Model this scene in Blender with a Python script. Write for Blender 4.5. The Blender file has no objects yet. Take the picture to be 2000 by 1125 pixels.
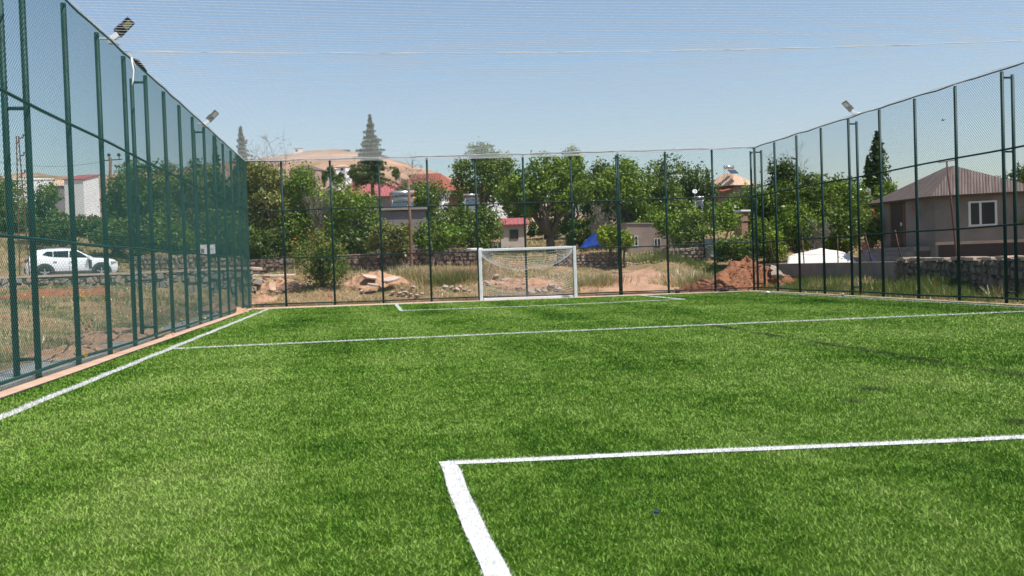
import bpy, bmesh, math, random
import numpy as np
from mathutils import Vector, Matrix, noise as mnoise

S = bpy.context.scene
COL = S.collection
R_ = math.radians
rng = np.random.default_rng(7)

# ------------------------------------------------------------------ camera
F_PX, CAM_H, PITCH, ROLL, YAW = 1875.3, 1.4292, -0.0241, -0.0332, 0.1511   # focal length in 2000-px units
cy, sy, cp, sp = math.cos(YAW), math.sin(YAW), math.cos(PITCH), math.sin(PITCH)
FWD = Vector((sy * cp, cy * cp, sp)); RGT = Vector((cy, -sy, 0)); UPV = RGT.cross(FWD)
cr, sr = math.cos(ROLL), math.sin(ROLL)
R2 = cr * RGT + sr * UPV; U2 = -sr * RGT + cr * UPV
cam_d = bpy.data.cameras.new('camera'); cam = bpy.data.objects.new('camera', cam_d); COL.objects.link(cam)
cam_d.sensor_width = 36.0; cam_d.lens = 36.0 * F_PX / 2000.0
cam_d.dof.use_dof = True; cam_d.dof.focus_distance = 36.0; cam_d.dof.aperture_fstop = 4.5
cam_d.clip_start = 0.05; cam_d.clip_end = 6000
cam.matrix_world = Matrix(((R2.x, U2.x, -FWD.x, 0), (R2.y, U2.y, -FWD.y, 0), (R2.z, U2.z, -FWD.z, CAM_H), (0, 0, 0, 1)))
S.camera = cam

# ------------------------------------------------------------------ light
SUN = Vector((0.37, -0.28, 0.885)).normalized()
W = bpy.data.worlds.new('World'); S.world = W; W.use_nodes = True
wn = W.node_tree.nodes; bg = wn['Background']
sky = wn.new('ShaderNodeTexSky'); sky.sky_type = 'NISHITA'; sky.sun_disc = False
sky.sun_elevation = math.asin(SUN.z); sky.sun_rotation = math.atan2(SUN.x, SUN.y)
sky.altitude = 1200; sky.air_density = 1.3; sky.dust_density = 3.0; sky.ozone_density = 1.2
W.node_tree.links.new(sky.outputs[0], bg.inputs[0]); bg.inputs[1].default_value = 0.108
sl = bpy.data.lights.new('sun', 'SUN'); sl.energy = 5.0; sl.angle = R_(0.5); sl.color = (1.0, 0.955, 0.88)
so = bpy.data.objects.new('sun', sl); COL.objects.link(so)
so.rotation_euler = (-SUN).to_track_quat('-Z', 'Y').to_euler()
S.view_settings.view_transform = 'Standard'; S.view_settings.look = 'None'
S.view_settings.gamma = 1.0; S.view_settings.exposure = 0.42

# ------------------------------------------------------------------ helpers
def V(px, D, py=None):
    """a point of the place: bearing (in photo columns) and depth in metres -> world x, y (and z when a row is given)"""
    u = (px - 1000) / F_PX
    # iterate the row so that the bearing stays right under the small roll
    v = -(((py if py is not None else hor(px)) - 562.5) / F_PX)
    d = FWD + R2 * u + U2 * v
    hx = Vector((FWD.x, FWD.y)).normalized()
    t = D / (d.x * hx.x + d.y * hx.y)
    p = Vector((0, 0, CAM_H)) + d * t
    return p if py is not None else Vector((p.x, p.y, 0))
def hor(px): return 517.2 - 0.0332 * (px - 1000)
def mpp(D): return D / F_PX

def ss(a, b, x):
    t = np.clip((np.asarray(x, float) - a) / (b - a), 0, 1)
    return t * t * (3 - 2 * t)

def tag(o, label=None, cat=None, group=None, kind=None):
    if label: o['label'] = label
    if cat: o['category'] = cat
    if group: o['group'] = group
    if kind: o['kind'] = kind
    return o
def empty(name, loc, rz=0, label=None, cat=None, group=None):
    o = bpy.data.objects.new(name, None); COL.objects.link(o); o.empty_display_size = 0.2
    o.location = loc; o.rotation_euler = (0, 0, rz)
    return tag(o, label, cat, group)

class MB:
    def __init__(s): s.v = []; s.f = []; s.m = []; s.n = 0
    def add(s, v, f, mi=0):
        s.v.extend([tuple(p) for p in v]); s.f.extend([tuple(i + s.n for i in q) for q in f]); s.m.extend([mi] * len(f)); s.n += len(v)
    def box(s, c, d, rz=0, mi=0, R=None):
        x, y, z = d[0] / 2, d[1] / 2, d[2] / 2
        P = [Vector((a * x, b * y, e * z)) for e in (-1, 1) for a, b in ((-1, -1), (1, -1), (1, 1), (-1, 1))]
        M = R if R is not None else Matrix.Rotation(rz, 3, 'Z')
        s.add([M @ p + Vector(c) for p in P], [(3, 2, 1, 0), (4, 5, 6, 7), (0, 1, 5, 4), (1, 2, 6, 5), (2, 3, 7, 6), (3, 0, 4, 7)], mi)
    def prism(s, loop, z0, z1, mi=0):
        n = len(loop); P = [(x, y, z0) for x, y in loop] + [(x, y, z1) for x, y in loop]
        s.add(P, [tuple(range(n - 1, -1, -1)), tuple(range(n, 2 * n))] + [(i, (i + 1) % n, n + (i + 1) % n, n + i) for i in range(n)], mi)
    def tube(s, pts, r, n=6, mi=0, cap=True):
        pts = [Vector(p) for p in pts]; k = len(pts)
        rr = r if hasattr(r, '__len__') else [r] * k
        P = []; prev = None
        for i, p in enumerate(pts):
            t = (pts[min(i + 1, k - 1)] - pts[max(i - 1, 0)]).normalized()
            a = prev if prev is not None else (Vector((0, 0, 1)) if abs(t.z) < 0.9 else Vector((1, 0, 0)))
            b = t.cross(a)
            if b.length < 1e-5: b = t.cross(Vector((0.3, 1, 0.2)))
            b.normalize(); a2 = b.cross(t).normalized(); prev = a2
            for j in range(n):
                an = 2 * math.pi * (j + 0.5) / n
                P.append(p + (a2 * math.cos(an) + b * math.sin(an)) * rr[i])
        Fc = [(i * n + j, i * n + (j + 1) % n, (i + 1) * n + (j + 1) % n, (i + 1) * n + j) for i in range(k - 1) for j in range(n)]
        if cap: Fc += [tuple(range(n - 1, -1, -1)), tuple((k - 1) * n + j for j in range(n))]
        s.add(P, Fc, mi)
    def quad(s, a, b, c, d, mi=0): s.add([a, b, c, d], [(0, 1, 2, 3)], mi)
    def build(s, name, mats, parent=None, smooth=False, bevel=0):
        me = bpy.data.meshes.new(name); me.from_pydata(s.v, [], s.f)
        for m in (mats if isinstance(mats, (list, tuple)) else [mats]): me.materials.append(m)
        if any(s.m): me.polygons.foreach_set('material_index', s.m)
        if smooth: me.polygons.foreach_set('use_smooth', [True] * len(me.polygons))
        me.update()
        o = bpy.data.objects.new(name, me); COL.objects.link(o)
        if parent is not None: o.parent = parent
        if bevel:
            b = o.modifiers.new('bevel', 'BEVEL'); b.width = bevel; b.segments = 2; b.limit_method = 'ANGLE'
        return o

def bulk(name, verts, k, mats, mi=None, parent=None, smooth=False):
    """many k-gons given as an (N*k, 3) array"""
    N = len(verts) // k
    me = bpy.data.meshes.new(name); me.vertices.add(N * k); me.vertices.foreach_set('co', np.ascontiguousarray(verts, dtype=np.float32).ravel())
    me.loops.add(N * k); me.loops.foreach_set('vertex_index', np.arange(N * k, dtype=np.int32))
    me.polygons.add(N); me.polygons.foreach_set('loop_start', np.arange(0, N * k, k, dtype=np.int32))
    for m in (mats if isinstance(mats, (list, tuple)) else [mats]): me.materials.append(m)
    if mi is not None: me.polygons.foreach_set('material_index', np.asarray(mi, dtype=np.int32))
    me.update(calc_edges=True)
    o = bpy.data.objects.new(name, me); COL.objects.link(o)
    if parent is not None: o.parent = parent
    return o

# ------------------------------------------------------------------ materials
def nmat(name):
    m = bpy.data.materials.new(name); m.use_nodes = True
    nt = m.node_tree; return m, nt, nt.nodes['Principled BSDF']
def ramp(nt, fac, stops):
    r = nt.nodes.new('ShaderNodeValToRGB'); e = r.color_ramp.elements
    while len(e) < len(stops): e.new(0.5)
    for el, (p, c) in zip(e, stops): el.position = p; el.color = (*c, 1)
    nt.links.new(fac, r.inputs[0]); return r.outputs[0]
def noise(nt, scale, detail=4, rough=0.55, co=None, dist=0):
    n = nt.nodes.new('ShaderNodeTexNoise'); n.inputs['Scale'].default_value = scale; n.inputs['Detail'].default_value = detail
    n.inputs['Roughness'].default_value = rough; n.inputs['Distortion'].default_value = dist
    if co is None: co = pos(nt)
    nt.links.new(co, n.inputs['Vector']); return n.outputs['Fac']
def pos(nt): return nt.nodes.new('ShaderNodeNewGeometry').outputs['Position']
def objco(nt): return nt.nodes.new('ShaderNodeTexCoord').outputs['Object']
def mapv(nt, co, sc):
    m = nt.nodes.new('ShaderNodeMapping'); m.inputs['Scale'].default_value = sc; nt.links.new(co, m.inputs[0]); return m.outputs[0]
def mixc(nt, fac, a, b):
    m = nt.nodes.new('ShaderNodeMix'); m.data_type = 'RGBA'
    for sock, v in ((m.inputs[0], fac), (m.inputs[6], a), (m.inputs[7], b)):
        if isinstance(v, (int, float)): sock.default_value = v
        elif isinstance(v, tuple): sock.default_value = (*v, 1)
        else: nt.links.new(v, sock)
    return m.outputs[2]
def bump(nt, b, h, strength=0.4, dist=0.02):
    n = nt.nodes.new('ShaderNodeBump'); n.inputs['Strength'].default_value = strength; n.inputs['Distance'].default_value = dist
    nt.links.new(h, n.inputs['Height']); nt.links.new(n.outputs[0], b.inputs['Normal'])
def M(name, c, rough=0.7, var=0.25, scale=3.0, bmp=0.0, bscale=30, metal=0.0, spec=None, c2=None):
    """a worn plain surface: two tones of one colour mixed by noise, with a little bump"""
    m, nt, b = nmat(name)
    d = c2 or tuple(x * (1 - var) for x in c)
    n = noise(nt, scale, 6, 0.62, objco(nt))
    nt.links.new(ramp(nt, n, [(0.3, d), (0.68, c)]), b.inputs['Base Color'])
    b.inputs['Roughness'].default_value = rough; b.inputs['Metallic'].default_value = metal
    if spec is not None: b.inputs['Specular IOR Level'].default_value = spec
    if bmp: bump(nt, b, noise(nt, bscale, 4, 0.6, objco(nt)), bmp)
    return m
def leafmat(name, stops, trans=0.18, scale=0.9, gloss=0.02):
    m = bpy.data.materials.new(name); m.use_nodes = True; nt = m.node_tree; nt.nodes.clear()
    out = nt.nodes.new('ShaderNodeOutputMaterial')
    n = noise(nt, scale, 3, 0.7)
    col = ramp(nt, n, stops)
    d = nt.nodes.new('ShaderNodeBsdfDiffuse'); t = nt.nodes.new('ShaderNodeBsdfTranslucent'); g = nt.nodes.new('ShaderNodeBsdfGlossy')
    g.inputs['Roughness'].default_value = 0.4; g.inputs['Color'].default_value = (1, 1, 1, 1)
    nt.links.new(col, d.inputs[0])
    tc = mixc(nt, 0.35, col, (0.25, 0.33, 0.02)); nt.links.new(tc, t.inputs[0])
    a = nt.nodes.new('ShaderNodeMixShader'); a.inputs[0].default_value = trans
    nt.links.new(d.outputs[0], a.inputs[1]); nt.links.new(t.outputs[0], a.inputs[2])
    e = nt.nodes.new('ShaderNodeMixShader'); e.inputs[0].default_value = gloss
    nt.links.new(a.outputs[0], e.inputs[1]); nt.links.new(g.outputs[0], e.inputs[2])
    nt.links.new(e.outputs[0], out.inputs[0]); return m

def turf_mat(name, blade):
    m, nt, b = nmat(name)
    p = pos(nt)
    def math_(op, x, y=None, z=None):
        n = nt.nodes.new('ShaderNodeMath'); n.operation = op
        for i, v in enumerate((x, y, z)):
            if v is None: continue
            if isinstance(v, (int, float)): n.inputs[i].default_value = v
            else: nt.links.new(v, n.inputs[i])
        return n.outputs[0]
    big = noise(nt, 0.30, 3, 0.6, p, 0.6); mid = noise(nt, 3.2, 4, 0.72, p, 0.4); fine = noise(nt, 38.0, 3, 0.7, p)
    isl = nt.nodes.new('ShaderNodeNewGeometry').outputs['Random Per Island'] if blade else fine
    v = math_('MULTIPLY_ADD', big, 0.9, math_('MULTIPLY_ADD', mid, 0.9, math_('MULTIPLY', fine, 0.75)))
    v = math_('MULTIPLY_ADD', isl, 0.34 if blade else 0.2, v)
    lane = noise(nt, 1.0, 3, 0.6, mapv(nt, p, (0.55, 0.05, 1.0)))
    v = math_('MULTIPLY_ADD', lane, 1.15, v)
    v = math_('MULTIPLY_ADD', v, 1.3, -1.93)
    k = 1.0 if blade else 0.30  # base sheet darkened: shade of the gaps between blades put into its colour
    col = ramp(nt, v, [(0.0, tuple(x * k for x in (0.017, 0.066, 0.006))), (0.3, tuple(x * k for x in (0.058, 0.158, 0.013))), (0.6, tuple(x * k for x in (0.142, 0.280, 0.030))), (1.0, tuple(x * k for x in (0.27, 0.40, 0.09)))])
    # worn seam and bald spots where the dark rubber crumb shows through
    sep = nt.nodes.new('ShaderNodeSeparateXYZ'); nt.links.new(p, sep.inputs[0]); x, y = sep.outputs[0], sep.outputs[1]
    wx = math_('ADD', x, math_('MULTIPLY', mid, 0.35))
    seam = math_('SUBTRACT', 1.0, math_('MULTIPLY', math_('ABSOLUTE', math_('SUBTRACT', wx, 7.40)), 5.5)); seam = math_('MAXIMUM', seam, 0.0)
    rng_ = math_('MULTIPLY', math_('GREATER_THAN', y, 8.0), math_('LESS_THAN', y, 20.5))
    gate_ = math_('MAXIMUM', math_('MULTIPLY_ADD', noise(nt, 0.75, 2, 0.5, p), 4.0, -1.45), 0.0)
    seam = math_('MULTIPLY', math_('MULTIPLY', seam, rng_), math_('MINIMUM', gate_, 1.0))
    for cx, cy_, rr in ((5.21, 9.37, 0.24), (4.61, 8.63, 0.16), (5.25, 7.15, 0.22)):
        dx = math_('SUBTRACT', wx, cx + 0.17); dy = math_('MULTIPLY', math_('SUBTRACT', y, cy_), 0.8)
        d = math_('SQRT', math_('ADD', math_('MULTIPLY', dx, dx), math_('MULTIPLY', dy, dy)))
        seam = math_('MAXIMUM', seam, math_('MAXIMUM', math_('SUBTRACT', 0.9, math_('DIVIDE', d, rr)), 0.0))
    seam = math_('MINIMUM', math_('MULTIPLY', seam, 1.1), 0.72)
    nt.links.new(mixc(nt, seam, col, (0.022, 0.028, 0.018)), b.inputs['Base Color'])
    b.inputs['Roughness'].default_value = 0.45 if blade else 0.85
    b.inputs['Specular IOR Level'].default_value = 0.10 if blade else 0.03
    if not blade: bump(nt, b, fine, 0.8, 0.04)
    return m

def stone_mat(name, cols, scale=3.2, mortar=(0.16, 0.13, 0.10)):
    m, nt, b = nmat(name)
    co = pos(nt)
    v = nt.nodes.new('ShaderNodeTexVoronoi'); v.inputs['Scale'].default_value = scale; nt.links.new(co, v.inputs['Vector'])
    e = nt.nodes.new('ShaderNodeTexVoronoi'); e.feature = 'DISTANCE_TO_EDGE'; e.inputs['Scale'].default_value = scale; nt.links.new(co, e.inputs['Vector'])
    sep = nt.nodes.new('ShaderNodeSeparateColor'); nt.links.new(v.outputs['Color'], sep.inputs[0])
    k = len(cols)
    c = ramp(nt, sep.outputs[0], [(i / max(1, k - 1), q) for i, q in enumerate(cols)])
    n = noise(nt, 14, 5, 0.65, co)
    c = mixc(nt, n, c, mixc(nt, 0.5, c, (0.08, 0.07, 0.06)))
    ed = ramp(nt, e.outputs['Distance'], [(0.0, (0, 0, 0)), (0.09, (1, 1, 1))])
    nt.links.new(mixc(nt, ed, mortar, c), b.inputs['Base Color'])
    b.inputs['Roughness'].default_value = 0.9
    add = nt.nodes.new('ShaderNodeMath'); add.operation = 'MULTIPLY_ADD'; nt.links.new(n, add.inputs[0]); add.inputs[1].default_value = 0.3; nt.links.new(ed, add.inputs[2])
    bump(nt, b, add.outputs[0], 0.9, 0.06)
    return m

def ground_mat():
    m, nt, b = nmat('ground')
    p = pos(nt)
    n1 = noise(nt, 0.16, 5, 0.6, p, 0.5); n2 = noise(nt, 1.3, 5, 0.7, p); n3 = noise(nt, 9, 4, 0.7, p)
    soil = ramp(nt, n3, [(0.3, (0.17, 0.085, 0.045)), (0.7, (0.34, 0.19, 0.11))])
    dry = ramp(nt, n3, [(0.3, (0.22, 0.14, 0.075)), (0.7, (0.44, 0.31, 0.19))])
    grn = ramp(nt, n3, [(0.3, (0.05, 0.075, 0.02)), (0.7, (0.15, 0.17, 0.055))])
    f1 = ramp(nt, n1, [(0.42, (0, 0, 0)), (0.6, (1, 1, 1))]); f2 = ramp(nt, n2, [(0.45, (0, 0, 0)), (0.62, (1, 1, 1))])
    near = mixc(nt, f2, mixc(nt, f1, dry, soil), grn)
    near = mixc(nt, f1, near, mixc(nt, n2, dry, near))
    # the far hillside: bare pinkish earth, cut in faint terraces, with scrub
    sc = mapv(nt, p, (0.012, 0.012, 0.09)); h1 = noise(nt, 1.0, 6, 0.65, sc, 0.8); h2 = noise(nt, 0.02, 6, 0.7, p)
    hill = ramp(nt, h1, [(0.3, (0.24, 0.15, 0.10)), (0.5, (0.34, 0.22, 0.155)), (0.7, (0.45, 0.31, 0.23))])
    hill = mixc(nt, ramp(nt, h2, [(0.52, (0, 0, 0)), (0.62, (0.75, 0.75, 0.75))]), hill, (0.16, 0.14, 0.06))
    L = nt.nodes.new('ShaderNodeVectorMath'); L.operation = 'LENGTH'; nt.links.new(p, L.inputs[0])
    mr = nt.nodes.new('ShaderNodeMapRange'); mr.inputs[1].default_value = 90; mr.inputs[2].default_value = 170; nt.links.new(L.outputs['Value'], mr.inputs[0])
    nt.links.new(mixc(nt, mr.outputs[0], near, hill), b.inputs['Base Color'])
    b.inputs['Roughness'].default_value = 0.95; b.inputs['Specular IOR Level'].default_value = 0.1
    bump(nt, b, n3, 0.8, 0.12)
    return m

def tile_mat(name, c, c2, rib=0.25, axis=0):
    """sheet or tile roof: ribs and rain streaks run down the slope, along the mesh UV"""
    m, nt, b = nmat(name)
    uv = nt.nodes.new('ShaderNodeTexCoord').outputs['UV']
    w = nt.nodes.new('ShaderNodeTexWave'); w.wave_type = 'BANDS'; w.bands_direction = 'X'; w.inputs['Scale'].default_value = 0.314 / rib
    w.inputs['Distortion'].default_value = 1.2; w.inputs['Detail'].default_value = 2
    nt.links.new(uv, w.inputs['Vector'])
    st = noise(nt, 1.0, 5, 0.7, mapv(nt, uv, (5.5, 0.55, 1))); n2 = noise(nt, 0.9, 4, 0.65)
    dk = tuple(x * 0.55 for x in c2)
    col = ramp(nt, st, [(0.30, dk), (0.45, c2), (0.62, c)])
    nt.links.new(mixc(nt, n2, col, mixc(nt, 0.5, col, c)), b.inputs['Base Color'])
    b.inputs['Roughness'].default_value = 0.8; b.inputs['Specular IOR Level'].default_value = 0.2
    bump(nt, b, w.outputs['Fac'], 0.7, 0.035)
    return m

MT = {}
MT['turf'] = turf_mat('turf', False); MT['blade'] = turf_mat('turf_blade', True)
MT['line'] = M('line_white', (0.68, 0.68, 0.69), 0.75, 0.45, 16, c2=(0.48, 0.50, 0.46))
MT['kerb'] = M('kerb_concrete', (0.55, 0.37, 0.26), 0.9, 0.35, 2.5, 0.4, 60)
MT['edge'] = M('turf_backing', (0.03, 0.03, 0.032), 0.8)
MT['gravel'] = M('gravel', (0.42, 0.40, 0.39), 0.95, 0.5, 45, 0.9, 60)
MT['ground'] = ground_mat()
MT['road'] = M('road_dust', (0.50, 0.43, 0.36), 0.95, 0.25, 0.7, 0.3, 20)
MT['path'] = M('path_soil', (0.46, 0.27, 0.165), 0.95, 0.4, 2.6, 1.0, 9, c2=(0.26, 0.145, 0.09))
MT['heap'] = M('red_soil', (0.30, 0.125, 0.06), 0.95, 0.5, 3.5, 1.0, 9, c2=(0.17, 0.065, 0.03))
MT['fence'] = M('fence_green', (0.010, 0.050, 0.047), 0.5, 0.3, 6, spec=0.25)
MT['wire'] = M('wire_green_sunlit', (0.045, 0.165, 0.145), 0.4, 0.2, 6)  # green wire with the sun's brightness painted into its tone
MT['wire_shaded'] = M('wire_shaded', (0.012, 0.042, 0.042), 0.5, 0.2, 6, spec=0.2)  # same green wire with shade painted into its tone, far and right fences
MT['white_metal'] = M('white_metal', (0.74, 0.76, 0.78), 0.35, 0.1, 4)
MT['cord'] = leafmat('white_cord', [(0.3, (0.72, 0.74, 0.77)), (0.7, (0.8, 0.8, 0.8))], 0.62, 3, 0.0)
MT['cord'].node_tree.nodes['Mix'].inputs[0].default_value = 0.0
MT['black'] = M('black_metal', (0.018, 0.016, 0.02), 0.45)
MT['led'] = M('led_panel', (0.55, 0.5, 0.36), 0.25, 0.15, 30)
MT['bark'] = M('bark', (0.17, 0.125, 0.10), 0.9, 0.5, 6, 0.8, 20)
MT['twig'] = M('twig', (0.27, 0.235, 0.21), 0.9, 0.3, 6)
MT['pole'] = M('pole_wood', (0.20, 0.105, 0.065), 0.85, 0.4, 5, 0.5, 20)
MT['rust'] = M('rust', (0.13, 0.055, 0.04), 0.8, 0.5, 7, 0.3)
MT['plaster'] = M('plaster_white', (0.74, 0.74, 0.76), 0.85, 0.14, 1.0, 0.2)
MT['plaster_grey'] = M('plaster_grey', (0.275, 0.245, 0.228), 0.9, 0.45, 0.8, 0.35)
MT['plaster_mauve'] = M('plaster_mauve', (0.25, 0.21, 0.24), 0.9, 0.2, 1.1, 0.2)
MT['plaster_pink'] = M('plaster_pink', (0.42, 0.31, 0.26), 0.9, 0.25, 1.3, 0.2)
MT['cement'] = M('cement', (0.33, 0.29, 0.265), 0.9, 0.35, 1.6, 0.5, 12)
MT['slab'] = M('slab', (0.58, 0.45, 0.36), 0.9, 0.3, 2.5, 0.5, 14)
MT['brick'] = M('brick', (0.36, 0.20, 0.15), 0.9, 0.45, 5, 0.5)
MT['frame'] = M('frame_white', (0.75, 0.76, 0.78), 0.4, 0.06)
m_, nt_, b_ = nmat('glass_dark'); b_.inputs['Base Color'].default_value = (0.015, 0.018, 0.022, 1); b_.inputs['Roughness'].default_value = 0.06; MT['glass'] = m_
MT['door'] = M('door_dark', (0.055, 0.03, 0.03), 0.5)
MT['roof_red'] = tile_mat('roof_red', (0.36, 0.11, 0.12), (0.27, 0.085, 0.085), 0.3)
MT['roof_tile'] = tile_mat('roof_tile', (0.33, 0.105, 0.075), (0.21, 0.07, 0.05), 0.25)
MT['roof_orange'] = tile_mat('roof_orange', (0.45, 0.14, 0.075), (0.30, 0.10, 0.06), 0.25)
MT['roof_pale'] = tile_mat('roof_pale', (0.60, 0.44, 0.32), (0.45, 0.28, 0.19), 0.25)
MT['roof_brown'] = tile_mat('roof_brown', (0.185, 0.145, 0.13), (0.115, 0.085, 0.078), 0.12)
MT['eave'] = M('eave_wood', (0.09, 0.06, 0.05), 0.9)
MT['car'] = M('car_white', (0.78, 0.80, 0.83), 0.25, 0.03, 1)
MT['car'].node_tree.nodes['Principled BSDF'].inputs['Coat Weight'].default_value = 0.6
MT['clad'] = M('car_cladding', (0.06, 0.065, 0.07), 0.6)
MT['tyre'] = M('tyre', (0.02, 0.02, 0.02), 0.85)
MT['rim'] = M('rim', (0.45, 0.46, 0.48), 0.35, 0.1, 4, metal=0.6)
MT['lamp'] = M('lamp_glass', (0.35, 0.37, 0.40), 0.15)
MT['lamp_red'] = M('lamp_red', (0.25, 0.02, 0.02), 0.2)
MT['tank'] = M('tank_steel', (0.62, 0.63, 0.65), 0.3, 0.15, 3, metal=0.7)
MT['orange'] = M('orange_cap', (0.75, 0.25, 0.03), 0.5)
MT['panel'] = M('solar_panel', (0.05, 0.07, 0.10), 0.15)
MT['tarp_white'] = M('tarp_white', (0.78, 0.74, 0.68), 0.7, 0.12, 2, 0.3, 5)
MT['tarp_blue'] = M('tarp_blue', (0.01, 0.055, 0.34), 0.45, 0.3, 2, 0.4, 5)
MT['blue'] = M('blue_plastic', (0.012, 0.025, 0.22), 0.4)
MT['rock'] = M('rock', (0.44, 0.36, 0.29), 0.9, 0.4, 3, 0.8, 9)
MT['rag'] = M('rag_white', (0.8, 0.8, 0.8), 0.8, 0.1)
MT['cloth'] = M('dark_cloth', (0.035, 0.018, 0.025), 0.9)
MT['gate'] = M('gate_paint', (0.30, 0.42, 0.46), 0.6, 0.5, 4, c2=(0.22, 0.20, 0.17))
MT['stone_grey'] = stone_mat('stone_grey', [(0.22, 0.215, 0.21), (0.36, 0.34, 0.32), (0.42, 0.33, 0.26), (0.28, 0.27, 0.27)], 2.3)
MT['stone_brown'] = stone_mat('stone_brown', [(0.15, 0.08, 0.06), (0.25, 0.15, 0.115), (0.40, 0.31, 0.26), (0.20, 0.10, 0.075)], 3.4)
MT['stone_pale'] = stone_mat('stone_pale', [(0.38, 0.26, 0.19), (0.52, 0.43, 0.36), (0.45, 0.30, 0.21), (0.56, 0.48, 0.42)], 4.0)
MT['stone_dark'] = stone_mat('stone_dark', [(0.24, 0.20, 0.18), (0.30, 0.265, 0.245), (0.26, 0.205, 0.18)], 2.0)
MT['straw'] = leafmat('straw', [(0.35, (0.46, 0.34, 0.18)), (0.65, (0.72, 0.57, 0.37))], 0.3, 3, 0.04)
MT['grass'] = leafmat('wild_grass', [(0.35, (0.10, 0.13, 0.035)), (0.65, (0.27, 0.28, 0.11))], 0.35, 2, 0.05)
MT['weed'] = leafmat('weed', [(0.35, (0.07, 0.115, 0.022)), (0.65, (0.17, 0.23, 0.06))], 0.4, 2, 0.03)
MT['rust_grass'] = leafmat('rust_grass', [(0.35, (0.36, 0.19, 0.10)), (0.65, (0.52, 0.32, 0.19))], 0.3, 2, 0.03)
MT['fl_white'] = M('petal_white', (0.8, 0.8, 0.78), 0.8, 0.05); MT['fl_yellow'] = M('petal_yellow', (0.75, 0.52, 0.02), 0.8, 0.1); MT['fl_red'] = M('petal_red', (0.55, 0.02, 0.02), 0.8, 0.1)
LEAF = {
 'walnut': leafmat('leaf_walnut', [(0.3, (0.063, 0.1237, 0.0147)), (0.5, (0.133, 0.2149, 0.0231)), (0.7, (0.238, 0.3125, 0.0367))]),
 'mid': leafmat('leaf_mid', [(0.3, (0.049, 0.0911, 0.0168)), (0.5, (0.105, 0.1628, 0.0252)), (0.7, (0.182, 0.2344, 0.042))]),
 'dark': leafmat('leaf_dark', [(0.3, (0.0308, 0.0585, 0.0126)), (0.5, (0.063, 0.1042, 0.0189)), (0.7, (0.119, 0.1562, 0.0315))]),
 'olive': leafmat('leaf_olive', [(0.3, (0.098, 0.1172, 0.0315)), (0.5, (0.168, 0.1823, 0.0473)), (0.7, (0.28, 0.2604, 0.0788))]),
 'bright': leafmat('leaf_bright', [(0.3, (0.112, 0.1823, 0.0126)), (0.5, (0.21, 0.2864, 0.021)), (0.7, (0.336, 0.3906, 0.0315))]),
 'cedar': leafmat('leaf_cedar', [(0.3, (0.0392, 0.0625, 0.0252)), (0.5, (0.077, 0.1107, 0.042)), (0.7, (0.14, 0.1693, 0.0577))], 0.15, 1.5),
 'red': leafmat('leaf_red', [(0.3, (0.308, 0.0651, 0.021)), (0.7, (0.56, 0.1823, 0.063))]),
}

# ------------------------------------------------------------------ terrain
XL, XR = -4.80, 16.54
YB_L, YB_R = 41.07, 38.90
FH = 6.07
def fy(x): return YB_L + (YB_R - YB_L) * (np.asarray(x, float) - XL) / (XR - XL)
WX = [(26.5, 18.9), (31.3, 20.1), (37.3, 20.5), (43.6, 19.6), (52.8, 18.6)]     # boundary wall on the right: y, x
def xw(y): return np.interp(y, [a for a, _ in WX], [b for _, b in WX])
def yw(x): return 47.3 + 0.469 * (np.asarray(x, float) + 5.2)                      # low retaining wall on the left
RIDGE_PX = [-900, -400, 60, 140, 300, 500, 580, 640, 660, 700, 760, 800, 850, 900, 960, 1040, 1200, 1500, 2600]
RIDGE_Y = [400, 380, 344, 348, 336, 316, 304, 296, 294, 297, 308, 320, 336, 352, 372, 395, 435, 442, 440]
def ridge(x, y):
    az = np.arctan2(x, y) - YAW
    azc = np.clip(az, -0.75, 0.75)
    px = 1000 + F_PX * np.tan(azc)
    t = (517.2 - 0.0332 * (px - 1000) - np.interp(px, RIDGE_PX, RIDGE_Y)) / F_PX
    return t * np.cos(azc) * np.where(np.abs(az) > 0.75, np.clip(1.6 - np.abs(az), 0.15, 1), 1)
def wob(x, y, f=1.0, s=0.0):
    return (np.sin(x * 1.7 * f + 1.3 + s) * np.cos(y * 1.3 * f + s) + 0.6 * np.sin(x * 3.9 * f + y * 2.7 * f + s) + 0.35 * np.sin(7.3 * f * x - 5.1 * f * y))
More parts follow.
